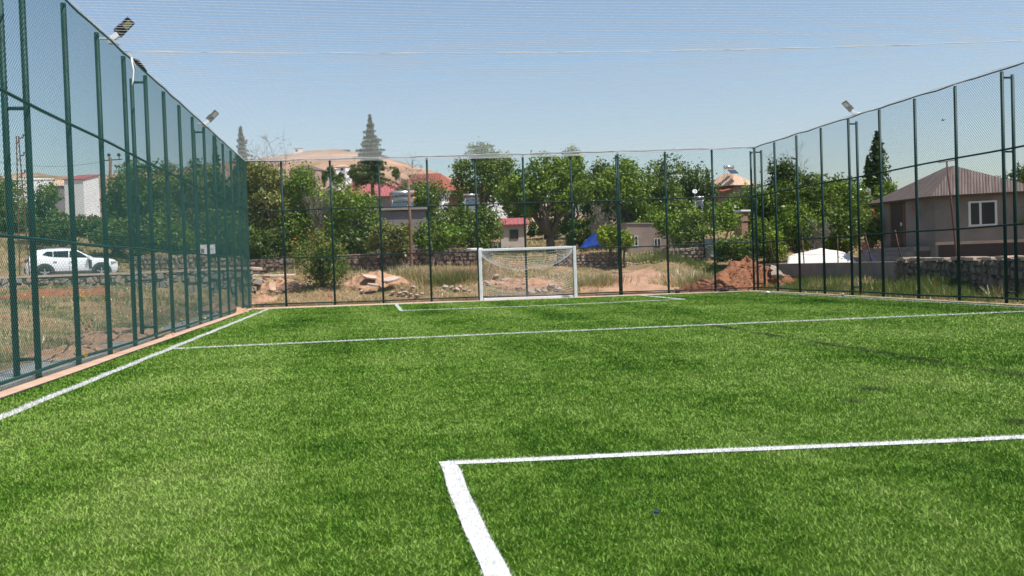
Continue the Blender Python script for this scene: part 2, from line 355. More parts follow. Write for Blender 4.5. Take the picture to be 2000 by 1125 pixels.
def g(x, y):
    x = np.asarray(x, float); y = np.asarray(y, float)
    d = y - fy(np.clip(x, XL - 20, XR + 20))
    hb = 1.15 * ss(1.0, 10, d) + 1.05 * ss(10, 19, d) + 2.0 * ss(19, 45, d) + 4 * ss(45, 120, d) + 0.10 * wob(x, y, 0.5) * ss(0.6, 3, d) * (1 - ss(12, 30, d))
    # red earth path at the back right is lower
    hb = hb - 0.35 * ss(7.5, 9.5, x) * (1 - ss(13.5, 15.5, x)) * ss(2, 9, d) * (1 - ss(9, 14, d))
    e = yw(x) - y
    hl = 1.05 * (1 - ss(0.5, 24, e)) * ss(0.3, 6, XL - x) + 0.09 * wob(x, y, 0.6) * ss(0.5, 2.5, XL - x)
    d2 = -e
    slope = 0.16 * ss(6, 14, -x) + 0.06 * (1 - ss(6, 14, -x))
    hroad = 1.42 + slope * np.clip(d2 - 7.0, 0, 26) + 4 * ss(28, 110, d2)
    hl = np.where(e > 0.25, hl, hroad)
    wl = ss(XL + 1.5, XL - 3.0, x)
    h = hb * (1 - wl) + hl * wl
    # right-hand strip and the raised yards behind the boundary wall
    r = x - XR
    hr = 0.18 * ss(0.4, 2.5, r) + 0.05 * wob(x, y) * ss(0.4, 1.5, r)
    hyard = 0.95 + 0.02 * np.clip(x - 24, 0, 60)
    inside = (x - xw(y)) > 0.12
    hr = np.where(inside, hyard, hr)
    wr = ss(XR - 0.5, XR + 1.0, x) * (1 - ss(5, 14, d))
    wr = np.where(inside & (d < 14), np.maximum(wr, 1 - ss(6, 16, d)), wr)
    h = h * (1 - wr) + np.maximum(hr, h * wr * 0) * wr
    flat = (x > XL - 0.35) & (x < XR + 0.35) & (d < 0.5)
    h = np.where(flat, 0, h)
    Rr = np.hypot(x, y)
    up = ss(130, 600, Rr)
    hill = 1.43 + ridge(x, y) * np.minimum(Rr, 640) * (1 - 0.5 * ss(700, 2500, Rr))
    hill = hill + (mx(x, y)) * ss(250, 520, Rr)
    return h * (1 - up) + hill * up
def mx(x, y): return 1.1 * np.sin(x * 0.045 + 1) * np.cos(y * 0.037) + 0.8 * np.sin(x * 0.11 + y * 0.08) + 0.5 * np.sin(x * 0.23 - y * 0.13)
def gz(x, y): return float(g(x, y))

def axis(lo, hi, fine, mids, far):
    a = list(np.arange(lo, hi + 1e-6, fine))
    def ext(start, sgn):
        out = []; p = start; st = fine
        while abs(p) < far:
            st = min(st * 1.12, mids) if abs(p) < 760 else st * 1.3
            p += sgn * st; out.append(p)
        return out
    return np.array(ext(lo, -1)[::-1] + a + ext(hi, 1))
xs = axis(-34, 32, 0.45, 9, 3800); ys = axis(-12, 66, 0.45, 12, 3800)
X, Y = np.meshgrid(xs, ys); Z = g(X, Y)
Z = np.where((X > XL - 0.3) & (X < XR + 0.3) & (Y < fy(X) + 0.3), -0.03, Z - 0.0)
nx, ny = len(xs), len(ys)
me = bpy.data.meshes.new('ground'); vv = np.stack([X, Y, Z], -1).reshape(-1, 3)
me.vertices.add(len(vv)); me.vertices.foreach_set('co', vv.astype(np.float32).ravel())
ii = (np.arange(ny - 1)[:, None] * nx + np.arange(nx - 1)[None, :]).ravel()
qd = np.stack([ii, ii + 1, ii + nx + 1, ii + nx], -1).astype(np.int32)
me.loops.add(qd.size); me.loops.foreach_set('vertex_index', qd.ravel())
me.polygons.add(len(qd)); me.polygons.foreach_set('loop_start', np.arange(0, qd.size, 4, dtype=np.int32))
me.polygons.foreach_set('use_smooth', np.ones(len(qd), dtype=bool))
me.materials.append(MT['ground']); me.update(calc_edges=True)
gr = bpy.data.objects.new('ground', me); COL.objects.link(gr); tag(gr, kind='structure')

def sheet(name, fx, u, v, mat, lift=0.03):
    """a sheet that follows the ground: fx(u, v) -> x, y"""
    mb = MB(); P = []
    for a in u:
        for b in v:
            x, y = fx(a, b); P.append((x, y, gz(x, y) + lift))
    n = len(v)
    mb.add(P, [(i * n + j, (i + 1) * n + j, (i + 1) * n + j + 1, i * n + j + 1) for i in range(len(u) - 1) for j in range(n - 1)])
    o = mb.build(name, mat, smooth=True); tag(o, kind='structure'); return o

# ------------------------------------------------------------------ pitch
TX0, TX1 = -4.42, 15.95
def ty(x): return 39.15 - 0.066 * (x + 3) + 0.06
mb = MB()
pl = [(TX0, -12), (TX1 + 0.15, -12), (TX1 + 0.15, ty(TX1)), (TX0, ty(TX0))]
mb.add([(x, y, 0.0) for x, y in pl], [(0, 1, 2, 3)])
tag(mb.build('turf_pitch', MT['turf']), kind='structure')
mb = MB()          # black rubber edge of the turf backing along the left kerb
pts = [(TX0 - 0.035 + 0.02 * math.sin(y * 0.9) * 0.6, y) for y in np.linspace(-12, 38.9, 60)]
for (x0, y0), (x1, y1) in zip(pts[:-1], pts[1:]):
    mb.quad((x0, y0, 0.012), (TX0 + 0.01, y0, 0.012), (TX0 + 0.01, y1, 0.012), (x1, y1, 0.012))
tag(mb.build('turf_edge', MT['edge']), kind='structure')
mb = MB()
mb.prism([(XL + 0.02, -12), (TX0 - 0.02, -12), (TX0 - 0.02, 39.2), (XL + 0.02, 40.9)], -0.1, 0.006)
mb.prism([(TX0 - 0.02, ty(TX0) + 0.02), (XR - 0.1, ty(XR) + 0.02), (XR - 0.1, YB_R - 0.1), (XL + 0.02, YB_L - 0.15), (TX0 - 0.02, 39.2 + 0.4)], -0.1, 0.004)
mb.prism([(TX1 + 0.17, -12), (XR - 0.1, -12), (XR - 0.1, ty(XR)), (TX1 + 0.17, ty(TX1))], -0.1, 0.005)
tag(mb.build('concrete_kerb', MT['kerb']), kind='structure')
mb = MB(); mb.prism([(XL - 1.0, -12), (XL - 0.04, -12), (XL - 0.04, 41), (XL - 0.75, 41.2)], -0.2, 0.035)
tag(mb.build('gravel_strip', MT['gravel']), kind='structure')

LINES = [('touchline', [(-3.84, -12), (-3.84, 38.95)], 0.11), ('touchline', [(15.62, -12), (15.62, 33), (15.75, 37.95)], 0.11),
         ('penalty_line', [(-3.8, 19.58), (3.0, 19.72), (15.6, 19.48)], 0.11), ('goal_line', [(-3.84, 38.98), (15.9, 37.9)], 0.10),
         ('goal_area_line', [(1.17, 38.7), (1.17, 32.6), (4.86, 32.1), (11.1, 32.65), (11.1, 38.05)], 0.11),
         ('box_line', [(0.54, -6), (0.54, 6.93), (4.83, 6.53), (15.6, 6.1)], 0.12)]
line_seg = []
def blades(P, h, w, lean, az, seed):
    """grass blades: triangles from base points P (N,3), heights, widths, lean"""
    r = np.random.default_rng(seed); n = len(P)
    fa = r.uniform(0, 2 * np.pi, n)
    wx = np.cos(fa) * w * 0.5; wy = np.sin(fa) * w * 0.5
    tip = P + np.stack([np.cos(az) * lean * h, np.sin(az) * lean * h, h * np.sqrt(np.clip(1 - lean ** 2 * 0.8, 0.1, 1))], -1)
    a = P + np.stack([wx, wy, 0 * wx], -1); b = P - np.stack([wx, wy, 0 * wx], -1)
    return np.stack([a, b, tip], 1).reshape(-1, 3)
for k, (nm, pts, wd) in enumerate(LINES):
    mb = MB(); segs = []
    pp = [Vector((*p, 0)) for p in pts]; offL = []; offR = []
    for i, p in enumerate(pp):
        d0 = (p - pp[i - 1]).normalized() if i else None; d1 = (pp[i + 1] - p).normalized() if i < len(pp) - 1 else None
        if d0 is None: d0 = d1
        if d1 is None: d1 = d0
        n0 = Vector((-d0.y, d0.x, 0)); n1 = Vector((-d1.y, d1.x, 0)); nn = (n0 + n1); nn = nn / max(nn.length_squared / 2, 0.3)
        offL.append(p + nn * wd / 2); offR.append(p - nn * wd / 2)
    for i in range(len(pp) - 1):
        L = (pp[i + 1] - pp[i]).length; n = max(2, int(L / (0.16 if L < 20 else 0.3))); prev = None
        for j in range(n + 1):
            t = j / n; a = offL[i].lerp(offL[i + 1], t); b = offR[i].lerp(offR[i + 1], t)
            c = (a + b) / 2; wv = (a - b) / 2
            nrm = wv.normalized(); f = 0.010 * math.sin(c.x * 2.1 + c.y * 2.3) + 0.004 * math.sin(c.x * 5 + c.y * 6)
            if j in (0, n): f = 0
            c = c + nrm * f; A = c + wv; B = c - wv
            if prev: mb.quad((*prev[0][:2], 0.005 + k * 1e-3), (*prev[1][:2], 0.005 + k * 1e-3), (*B[:2], 0.005 + k * 1e-3), (*A[:2], 0.005 + k * 1e-3))
            if prev: segs.append((prev[2], c, wd))
            prev = (A, B, c)
    line_seg += segs
    o = mb.build(nm, MT['line']); tag(o, kind='structure')
    # white pile of the line
    r = np.random.default_rng(100 + k); Pb = []; hb_ = []; wb_ = []
    for a, b, wdt in segs:
        D = max(3.0, math.hypot(*((a + b) / 2)[:2]));
        if ((a + b) / 2).y < 2.5: continue
        n = int((b - a).length * 1700 * wdt / 0.11 * min(1, (6 / D) ** 1.35)) 
        t = r.uniform(0, 1, n); off = r.uniform(-0.5, 0.5, n) * wdt * 1.02
        dv = (b - a).normalized(); nv = Vector((-dv.y, dv.x, 0))
        Pb.append(np.stack([a.x + (b.x - a.x) * t + nv.x * off, a.y + (b.y - a.y) * t + nv.y * off, 0 * t], -1))
        s = max(1, (D / 6) ** 0.6); hb_.append(r.uniform(0.015, 0.03, n) * min(s, 1.5)); wb_.append(r.uniform(0.004, 0.007, n) * s)
    if Pb:
        Pb = np.concatenate(Pb); h_ = np.concatenate(hb_); w_ = np.concatenate(wb_); n = len(Pb)
        vb = blades(Pb, h_, w_, r.uniform(0.3, 0.85, n), r.uniform(0, 6.28, n), 200 + k)
        ob = bulk('line_pile', vb, 3, MT['line']); ob.parent = o

# turf pile
def gen_turf():
    r = np.random.default_rng(5); out = []
    edges = [3.2, 4.2, 5.5, 7, 9, 11.5, 15, 19, 24, 30, 41]
    for a, b in zip(edges[:-1], edges[1:]):
        Dm = (a + b) / 2
        dens = 5600 * min(1, (6.0 / Dm) ** 1.7)
        aw = 1.5; N = int(dens * 0.5 * aw * (b * b - a * a))
        rad = np.sqrt(r.uniform(a * a, b * b, N)); az = r.uniform(-0.72, 0.78, N) + 0.15 * 0
        x = rad * np.sin(az); y = rad * np.cos(az)
        k = (x > TX0 + 0.02) & (x < TX1 + 0.12) & (y < 39.15 - 0.066 * (x + 3))
        x, y = x[k], y[k]; D = np.hypot(x, y)
        s = np.maximum(1, (D / 6.0) ** 0.85)
        h = r.uniform(0.016, 0.032, len(x)) * np.minimum(s, 2.0) ** 0.2; w = r.uniform(0.003, 0.006, len(x)) * s
        out.append(np.stack([x, y, h, w], -1))
    return np.concatenate(out)
T = gen_turf()
keep = np.ones(len(T), bool)
for a, b, wdt in line_seg:
    ax, ay, bx, by = a.x, a.y, b.x, b.y; L2 = (bx - ax) ** 2 + (by - ay) ** 2
    sel = (np.abs(T[:, 0] - (ax + bx) / 2) < abs(bx - ax) / 2 + 0.1) & (np.abs(T[:, 1] - (ay + by) / 2) < abs(by - ay) / 2 + 0.1)
    idx = np.nonzero(sel & keep)[0]
    if len(idx) == 0: continue
    t = np.clip(((T[idx, 0] - ax) * (bx - ax) + (T[idx, 1] - ay) * (by - ay)) / L2, 0, 1)
    dd = np.hypot(T[idx, 0] - ax - t * (bx - ax), T[idx, 1] - ay - t * (by - ay))
    keep[idx[dd < wdt * 0.5 - 0.004]] = False
T = T[keep]; n = len(T)
r = np.random.default_rng(9)
cl = np.sin(T[:, 0] * 2.3 + 1.1 * np.sin(T[:, 1] * 1.7)) + np.sin(T[:, 1] * 2.9 + 1.4 * np.sin(T[:, 0] * 2.1)) + np.sin(T[:, 0] * 7.1 - T[:, 1] * 5.3) * 0.6
az = r.uniform(0, 6.28, n) + cl * 0.25
lean = np.clip(0.70 + 0.05 * cl + r.normal(0, 0.2, n), 0.05, 0.97)
vb = blades(np.stack([T[:, 0], T[:, 1], np.zeros(n)], -1), T[:, 2], T[:, 3], lean, az, 11)
o = bulk('turf_grass', vb, 3, MT['blade']); tag(o, kind='stuff')

# ------------------------------------------------------------------ chain link fences
def fence_builder(name, A, B, positions, braces, out, label, rails=(0.12, 2.03, 4.0), wire_r=0.0028, pitch=0.085, wire='wire_shaded'):
    """A, B ground ends; positions: distances of posts from A; braces: distances with an outer brace post; out: outward unit vector"""
    A = Vector((*A, 0)); B = Vector((*B, 0)); dirv = (B - A).normalized(); L = (B - A).length
    root = empty(name, A, 0, label, 'fence')
    post0 = None
    def add_post(nm, base, h, r=0.05):
        mb = MB(); r = 0.046; mb.tube([(0, 0, -0.15), (0, 0, h)], r, 10); mb.tube([(0, 0, h), (0, 0, h + 0.02)], [r * 1.06, r * 0.7], 10)
        return mb
    pm = add_post('post', None, FH - 0.06)
    first = None
    for d in positions:
        p = dirv * d
        if first is None:
            first = pm.build('post', MT['fence'], root, True); o = first
        else:
            o = first.copy(); COL.objects.link(o); o.parent = root
        o.location = p
    off = 0.30
    bmesh_first = None
    for d in braces:
        p = dirv * d + Vector(out) * off
        mb = MB(); mb.tube([(0, 0, -0.15), (0, 0, FH - 0.12)], 0.046, 10)
        if bmesh_first is None: bmesh_first = mb.build('brace_post', MT['fence'], root, True); o = bmesh_first
        else: o = bmesh_first.copy(); COL.objects.link(o); o.parent = root
        o.location = p
        for z in (0.28, 3.95, FH - 0.2):
            mb = MB(); mb.tube([dirv * d + Vector(out) * 0.045 + Vector((0, 0, z)), dirv * d + Vector(out) * (off - 0.045) + Vector((0, 0, z))], 0.028, 8)
            mb.build('brace_bar', MT['fence'], root, True)
    inn = -Vector(out)
    for z in rails:
        mb = MB(); q = 0.0; pts = []
        for t in np.linspace(0, L, 40): pts.append(dirv * t + inn * 0.068 + Vector((0, 0, z + 0.012 * math.sin(t * 0.9 + z))))
        mb.tube(pts, 0.026, 8); mb.build('rail', MT['fence'], root, True)
    mb = MB(); pts = [dirv * t + inn * 0.06 + Vector((0, 0, FH - 0.015 + 0.02 * math.sin(t * 3.1) * math.sin(t * 0.7))) for t in np.linspace(0, L, 90)]
    mb.tube(pts, 0.02, 6); mb.build('top_cable', MT['fence'], root, True)
    # the diagonal wires, really there: two families of straight strands
    Wd = pitch; z0, z1 = 0.04, FH - 0.03; Hh = z1 - z0
    V_ = []; rr = wire_r
    nrm = np.array(inn[:]); dv = np.array(dirv[:])
    seg = 4
    for fam in (0, 1):
        s0 = np.arange(-Hh, L, Wd) if fam == 0 else np.arange(0, L + Hh, Wd)
        sg = 1 if fam == 0 else -1
        offn = nrm * (0.098 + (0.0045 if fam else 0.0))
        for s in s0:
            # clip to the panel
            ta, tb = 0.0, Hh
            if sg == 1: ta = max(ta, -s); tb = min(tb, L - s)
            else: ta = max(ta, s - L); tb = min(tb, s)
            if tb - ta < 0.05: continue
            tt = np.linspace(ta, tb, seg + 1)
            P = dv[None] * (s + sg * tt)[:, None] + offn[None]; P[:, 2] = z0 + tt
            side = dv * 0.7071 * -sg; side = side.copy(); side[2] = 0.7071
            c = [side * rr, -side * rr * 0.5 + nrm * rr * 0.87, -side * rr * 0.5 - nrm * rr * 0.87]
            for i in range(seg):
                for j in range(3):
                    a_, b_ = c[j], c[(j + 1) % 3]
                    V_.append([P[i] + a_, P[i] + b_, P[i + 1] + b_, P[i + 1] + a_])
    bulk('chain_link', np.array(V_).reshape(-1, 3), 4, MT[wire], parent=root)
    return root

LY0 = 41.07 - 2.006 * 20
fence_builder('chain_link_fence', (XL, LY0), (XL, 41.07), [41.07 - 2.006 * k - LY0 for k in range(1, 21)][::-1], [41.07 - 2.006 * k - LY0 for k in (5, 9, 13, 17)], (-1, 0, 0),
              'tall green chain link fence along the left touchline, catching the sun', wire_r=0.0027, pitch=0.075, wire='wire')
Lb = math.hypot(XR - XL, YB_R - YB_L)
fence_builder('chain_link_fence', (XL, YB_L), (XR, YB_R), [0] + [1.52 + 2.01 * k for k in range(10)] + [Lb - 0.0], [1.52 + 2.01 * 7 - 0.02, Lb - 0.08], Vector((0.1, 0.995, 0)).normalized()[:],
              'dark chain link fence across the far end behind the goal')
RY0 = 38.90 - 2.006 * 19
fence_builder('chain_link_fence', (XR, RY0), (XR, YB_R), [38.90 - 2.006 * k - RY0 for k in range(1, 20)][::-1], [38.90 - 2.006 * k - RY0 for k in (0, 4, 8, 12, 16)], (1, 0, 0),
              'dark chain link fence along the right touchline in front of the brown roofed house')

# roof net
def net():
    root = empty('safety_net', (0, 0, FH), 0, 'white safety net stretched like a ceiling above the whole pitch', 'net')
    x0, x1 = XL + 0.08, XR - 0.08; V_ = []
    def strand(p0, p1, r, sag, n, ph):
        t = np.linspace(0, 1, n + 1)
        P = p0[None] * (1 - t)[:, None] + p1[None] * t[:, None]
        P[:, 2] += -sag * 4 * t * (1 - t) + 0.01 * np.sin(t * 23 + ph)
        d = (p1 - p0) / np.linalg.norm(p1 - p0); s = np.array([-d[1], d[0], 0]) * r; u = np.array([0, 0, r])
        c = [s, -s * 0.5 + u * 0.87, -s * 0.5 - u * 0.87]
        for i in range(n):
            for j in range(3): V_.append([P[i] + c[j], P[i] + c[(j + 1) % 3], P[i + 1] + c[(j + 1) % 3], P[i + 1] + c[j]])
    yv = np.arange(1.0, 41.0, 0.2)
    for k, y in enumerate(yv):
        a = np.array([x0, y + 0.0, 0.0]); b = np.array([x1, min(y - 0.35, YB_R - 0.05), 0.0])
        if y > fy(x0) - 0.05: continue
        strand(a, b, 0.0038, 0.16, 10, k)
    for k, x in enumerate(np.arange(x0, x1, 0.2)):
        strand(np.array([x, 1.0, 0.0]), np.array([x, float(fy(x)) - 0.09, 0.0]), 0.0012, 0.12, 10, k)
    bulk('net_mesh', np.array(V_).reshape(-1, 3), 4, MT['cord'], parent=root)
    mb = MB(); pts = [(x0 + (x1 - x0) * t, 20.7 - 1.5 * t, -0.16 * 4 * t * (1 - t) - 0.02 + 0.006 * math.sin(t * 70)) for t in np.linspace(0, 1, 60)]
    rr = [0.012 + 0.005 * math.sin(t * 260) for t in np.linspace(0, 1, 60)]
    mb.tube(pts, rr, 6); mb.build('seam_rope', MT['cord'], root, True)
    for nm, p0, p1 in (('edge_rope', (x0, 1.0), (x0, YB_L - 0.1)), ('edge_rope', (x0, YB_L - 0.11), (x1, YB_R - 0.11)), ('edge_rope', (x1, 1.0), (x1, YB_R - 0.1))):
        mb = MB(); n = 90
        pts = [(p0[0] + (p1[0] - p0[0]) * t, p0[1] + (p1[1] - p0[1]) * t, 0.015 + 0.02 * math.sin(t * 83) * math.sin(t * 19)) for t in np.linspace(0, 1, n)]
        mb.tube(pts, [0.013 + 0.008 * math.sin(i * 1.7) * math.sin(i * 0.6) for i in range(n)], 6); mb.build(nm, MT['cord'], root, True)
net()

# floodlights on the fence tops
def floodlight(x, y, side, lab, ln=0.40):
    root = empty('floodlight', (x, y, FH), 0, lab, 'floodlight', 'floodlights on the fence tops')
    mb = MB(); s = side
    mb.box((-s * 0.02, 0, 0.06), (0.06, 0.16, 0.12)); mb.tube([(-s * 0.25, 0, 0.10), (s * 0.06, 0, 0.10)], 0.022, 8)
    for q in (-0.05, 0.05): mb.box((s * 0.07, q, 0.14), (0.16, 0.012, 0.10), R=Matrix.Rotation(-s * R_(35), 3, 'Y'))
    mb.build('bracket', MT['white_metal'], root)
    Rm = Matrix.Rotation(-s * R_(46), 3, 'Y') @ Matrix.Rotation(R_(-42), 3, 'X')
    def P(u, v, w): return Rm @ Vector((s * u, v, w)) + Vector((s * 0.06, 0, 0.10))
    mb = MB()
    mb.box(P(0.10 + ln / 2, 0, 0.04), (ln, 0.19, 0.05), R=Rm)
    mb.box(P(0.10 + ln * 0.22, 0, 0.08), (ln * 0.4, 0.17, 0.05), R=Rm)
    for k in range(7): mb.box(P(0.14 + k * ln * 0.06, 0, 0.115), (0.010, 0.16, 0.04), R=Rm)
    mb.build('lamp_housing', MT['black'], root)
    mb = MB(); mb.box(P(0.10 + ln * 0.69, 0, 0.012), (ln * 0.42, 0.115, 0.014), R=Rm); mb.build('lamp_panel', MT['led'], root)
    return root
floodlight(XL, 20.1, 1, 'black LED floodlight tilted over the left fence, nearer of the two on that side')
floodlight(XL, 31.3, 1, 'black LED floodlight over the left fence, the farther and smaller of the two')
floodlight(XR, 30.4, -1, 'grey LED floodlight on a white bracket above the right fence')

# rag and dark cloth caught on the left fence top
mb = MB(); y0 = 21.15
mb.tube([(XL + 0.13, y0, FH - 0.05), (XL + 0.15, y0 + 0.05, FH - 0.3), (XL + 0.13, y0 + 0.03, FH - 0.55), (XL + 0.12, y0, FH - 0.62)], [0.012, 0.02, 0.016, 0.01], 6)
mb.tube([(XL + 0.13, y0, FH - 0.05), (XL + 0.14, y0 + 0.22, FH - 0.16), (XL + 0.15, y0 + 0.26, FH - 0.32)], [0.02, 0.02, 0.008], 5)
tag(mb.build('rag', MT['rag'], None, True), 'white torn rag hanging from the top of the left fence', 'rag')
mb = MB(); mb.tube([(XL + 0.07, 21.5, FH + 0.01), (XL + 0.09, 21.9, FH + 0.04), (XL + 0.08, 22.4, FH + 0.03), (XL + 0.08, 22.8, FH + 0.0)], [0.02, 0.045, 0.04, 0.015], 7)
tag(mb.build('cloth_roll', MT['cloth'], None, True), 'dark rolled cloth lying along the top of the left fence beside the white rag', 'cloth')

# ------------------------------------------------------------------ goal
def goal():
    A = Vector((4.66, 39.02, 0)); B = Vector((8.52, 38.62, 0)); d = (B - A); L = d.length; ang = math.atan2(d.y, d.x)
    root = empty('football_goal', A, ang, 'white metal football goal with a sagging net at the far end', 'goal')
    H = 2.12
    for x in (0, L):
        mb = MB(); mb.box((x, 0, H / 2), (0.13, 0.13, H)); mb.build('post', MT['white_metal'], root, bevel=0.02)
    mb = MB(); mb.box((L / 2, 0, H - 0.058), (L - 0.134, 0.11, 0.11)); mb.build('crossbar', MT['white_metal'], root, bevel=0.02)
    for x in (0, L):
        mb = MB(); mb.tube([(x, 0.07, H - 0.08), (x, 0.45, H - 0.14)], 0.02, 8); mb.build('net_hook', MT['white_metal'], root, True)
        mb = MB(); mb.tube([(x, 0.07, 0.05), (x, 0.72, 0.05)], 0.02, 8); mb.build('ground_arm', MT['white_metal'], root, True)
    mb = MB(); mb.box((L / 2, 0.32, 0.045), (L - 0.2, 0.16, 0.09)); mb.build('ground_bar', MT['white_metal'], root, bevel=0.01)
    # net: top panel from the crossbar to a slack rear rope, back panel down to the ground
    def P(u, v):
        s = 4 * u * (1 - u); s = s ** 0.75
        bumpv = 0.10 * math.exp(-((u - 0.56) / 0.06) ** 2)
        rear = Vector((u * L, 0.52, H - 0.16 - 0.78 * s + bumpv))
        if v < 0.38:
            t = v / 0.38; a = Vector((u * L, 0.06, H - 0.10)); p = a.lerp(rear, t); p.z -= 0.12 * s * math.sin(math.pi * t)
            return p
        t = (v - 0.38) / 0.62
        gnd = Vector((u * L, 0.74, 0.06))
        p = rear.lerp(gnd, t); p.y += 0.08 * math.sin(math.pi * t); p.z -= 0.26 * s * math.sin(math.pi * t) * (1 - t) ** 0.5 ; p.z = max(p.z, 0.04)
        return p
    mb = MB(); nu = 30
    for k in range(1, 25):
        v = k / 24; mb.tube([P(u, v) for u in np.linspace(0.012, 0.988, nu)], 0.0082 if k != 9 else 0.016, 4, cap=False)
    for k in range(1, 40):
        u = 0.012 + 0.976 * k / 40; mb.tube([P(u, v) for v in np.linspace(0.02, 1, 22)], 0.0032, 3, cap=False)
    for x in (0.0, L):
        for k in range(1, 9):
            z = 1.95 * k / 9; mb.tube([(x, 0.07, z), (x, 0.30, z - 0.05), (x, 0.70 - 0.2 * k / 9, z)], 0.003, 3, cap=False)
    mb.build('net', MT['cord'], root)
goal()


# ------------------------------------------------------------------ vegetation
def leaves_at(centers, size, r, up=0.5, outc=None, aspect=0.62, droop=0.0):
    n = len(centers)
    nr = r.normal(0, 1, (n, 3)); nr[:, 2] += up
    if outc is not None: nr += outc * 0.9
    nr /= np.linalg.norm(nr, axis=1)[:, None] + 1e-9
    a = r.normal(0, 1, (n, 3)); a[:, 2] -= droop
    a -= nr * np.sum(a * nr, 1)[:, None]; a /= np.linalg.norm(a, axis=1)[:, None] + 1e-9
    b = np.cross(nr, a); s = (size * r.uniform(0.6, 1.35, n))[:, None]
    # pointed leaf: four corners of a kite
    return np.stack([centers - a * s * 0.5, centers + b * s * aspect * 0.5 - a * s * 0.02, centers + a * s * 0.6, centers - b * s * aspect * 0.5 - a * s * 0.02], 1)

def bent(p0, p1, r, k=4, amp=0.08, sag=0.0):
    p0, p1 = np.array(p0, float), np.array(p1, float); L = np.linalg.norm(p1 - p0); out = []
    for i in range(k + 1):
        t = i / k; q = p0 * (1 - t) + p1 * t
        if 0 < i < k: q = q + r.normal(0, amp * L / k, 3)
        q[2] += sag * L * math.sin(math.pi * t)
        out.append(Vector(q))
    return out

def broad_tree(name, label, px, D, ytop, wpx, ybot, leaf, seed, cat='tree', group=None, n=None, lsize=None, trunk=None, fork=None, gaps=0.0, loc=None, tips=None, up=0.5, crown_depth=0.85, lump=1.0):
    """ybot = photo row of the crown's lower edge"""
    r = np.random.default_rng(seed)
    p = V(px, D); z0 = gz(p.x, p.y)
    zt = V(px, D, ytop).z; zb = max(V(px, D, ybot).z, z0 + 0.1) - z0; H = zt - z0
    w = wpx * mpp(D) / 2
    root = empty(name, (p.x, p.y, z0 - 0.05), 0, label, cat, group)
    cz = (zb + H) / 2; hz = max((H - zb) / 2, 0.3)
    # lobes of the crown
    wpx = wpx * 1.06; w *= 1.06; nl = int(np.clip(12 + w * hz * 3.2, 14, 60)); lob = []
    rl = (0.30 * min(w, hz) + 0.16) * lump
    tries = 0
    while len(lob) < nl and tries < 4000:
        tries += 1
        q = r.uniform(-1, 1, 3)
        q[1] *= 1.0
        rad = np.sqrt((q ** 2).sum())
        if rad > 1 or rad < 0.25: continue
        # flatter at the bottom, uneven outline
        wid = 1.0 - 0.28 * max(q[2], 0) ** 2
        c = np.array([q[0] * (w - rl * 0.55) * wid, q[1] * (w * crown_depth - rl * 0.4) * wid, cz + q[2] * (hz - rl * 0.45)])
        if any(np.linalg.norm((c - o[0])) < rl * 0.55 for o in lob): continue
        lob.append((c, rl * r.uniform(0.62, 1.18)))
    if n is None: n = int(np.clip(1250 * w * hz + 1800, 1800, 16000))
    ls = lsize or float(np.clip(0.07 + 0.0015 * D, 0.10, 0.28))
    vol = np.array([o[1] ** 2 for o in lob]); vol /= vol.sum()
    idx = r.choice(len(lob), n, p=vol)
    dirs = r.normal(0, 1, (n, 3)); dirs /= np.linalg.norm(dirs, axis=1)[:, None]
    # ragged lobes: radius modulated by direction
    md = 1 + 0.28 * np.sin(dirs[:, 0] * 4 + idx) * np.cos(dirs[:, 1] * 5 + idx * 2) + 0.2 * np.sin(dirs[:, 2] * 6 + idx)
    rad = np.array([o[1] for o in lob])[idx] * md * (r.uniform(0.25, 1.0, n) ** 0.45)
    C = np.array([o[0] for o in lob])[idx] + dirs * rad[:, None]
    # loose sprays that break the outline
    ns = int(n * 0.10); s_i = r.choice(n, ns); C = np.concatenate([C, C[s_i] + dirs[s_i] * r.uniform(0.05, 0.45, ns)[:, None] * (0.5 + rl * 0.6)]); dirs = np.concatenate([dirs, dirs[s_i]])
    C[:, 2] = np.maximum(C[:, 2], 0.06)
    q = leaves_at(C, ls, r, up, dirs, droop=0.4)
    mi = None; mats = [leaf]
    if tips:
        mats.append(tips); top = C[:, 2] > zb + (H - zb) * r.uniform(0.62, 1.3, len(C)); mi = (top & (r.uniform(0, 1, len(C)) < 0.3)).astype(int)
    bulk('crown', q.reshape(-1, 3), 4, mats, mi, root)
    # trunk and limbs reach into the lobes
    mb = MB(); tr = trunk or float(np.clip(0.035 * H, 0.05, 0.2)); fz = fork or max(zb * 0.85, 0.25 * H * 0.5)
    base = np.array([0, 0, -0.15]); top = np.array([r.normal(0, 0.08), r.normal(0, 0.08), fz])
    mb.tube(bent(base, top, r, 4, 0.12), [tr * 1.35, tr * 1.08, tr, tr * 0.95, tr * 0.9], 8)
    order = sorted(lob, key=lambda o: -o[1])[:14]
    for c, _ in order:
        mb.tube(bent(top, c, r, 4, 0.28, 0.06), [tr * 0.62, tr * 0.45, tr * 0.32, tr * 0.2, 0.012], 5)
    mb.build('trunk', MT['bark'], root, True)
    return root

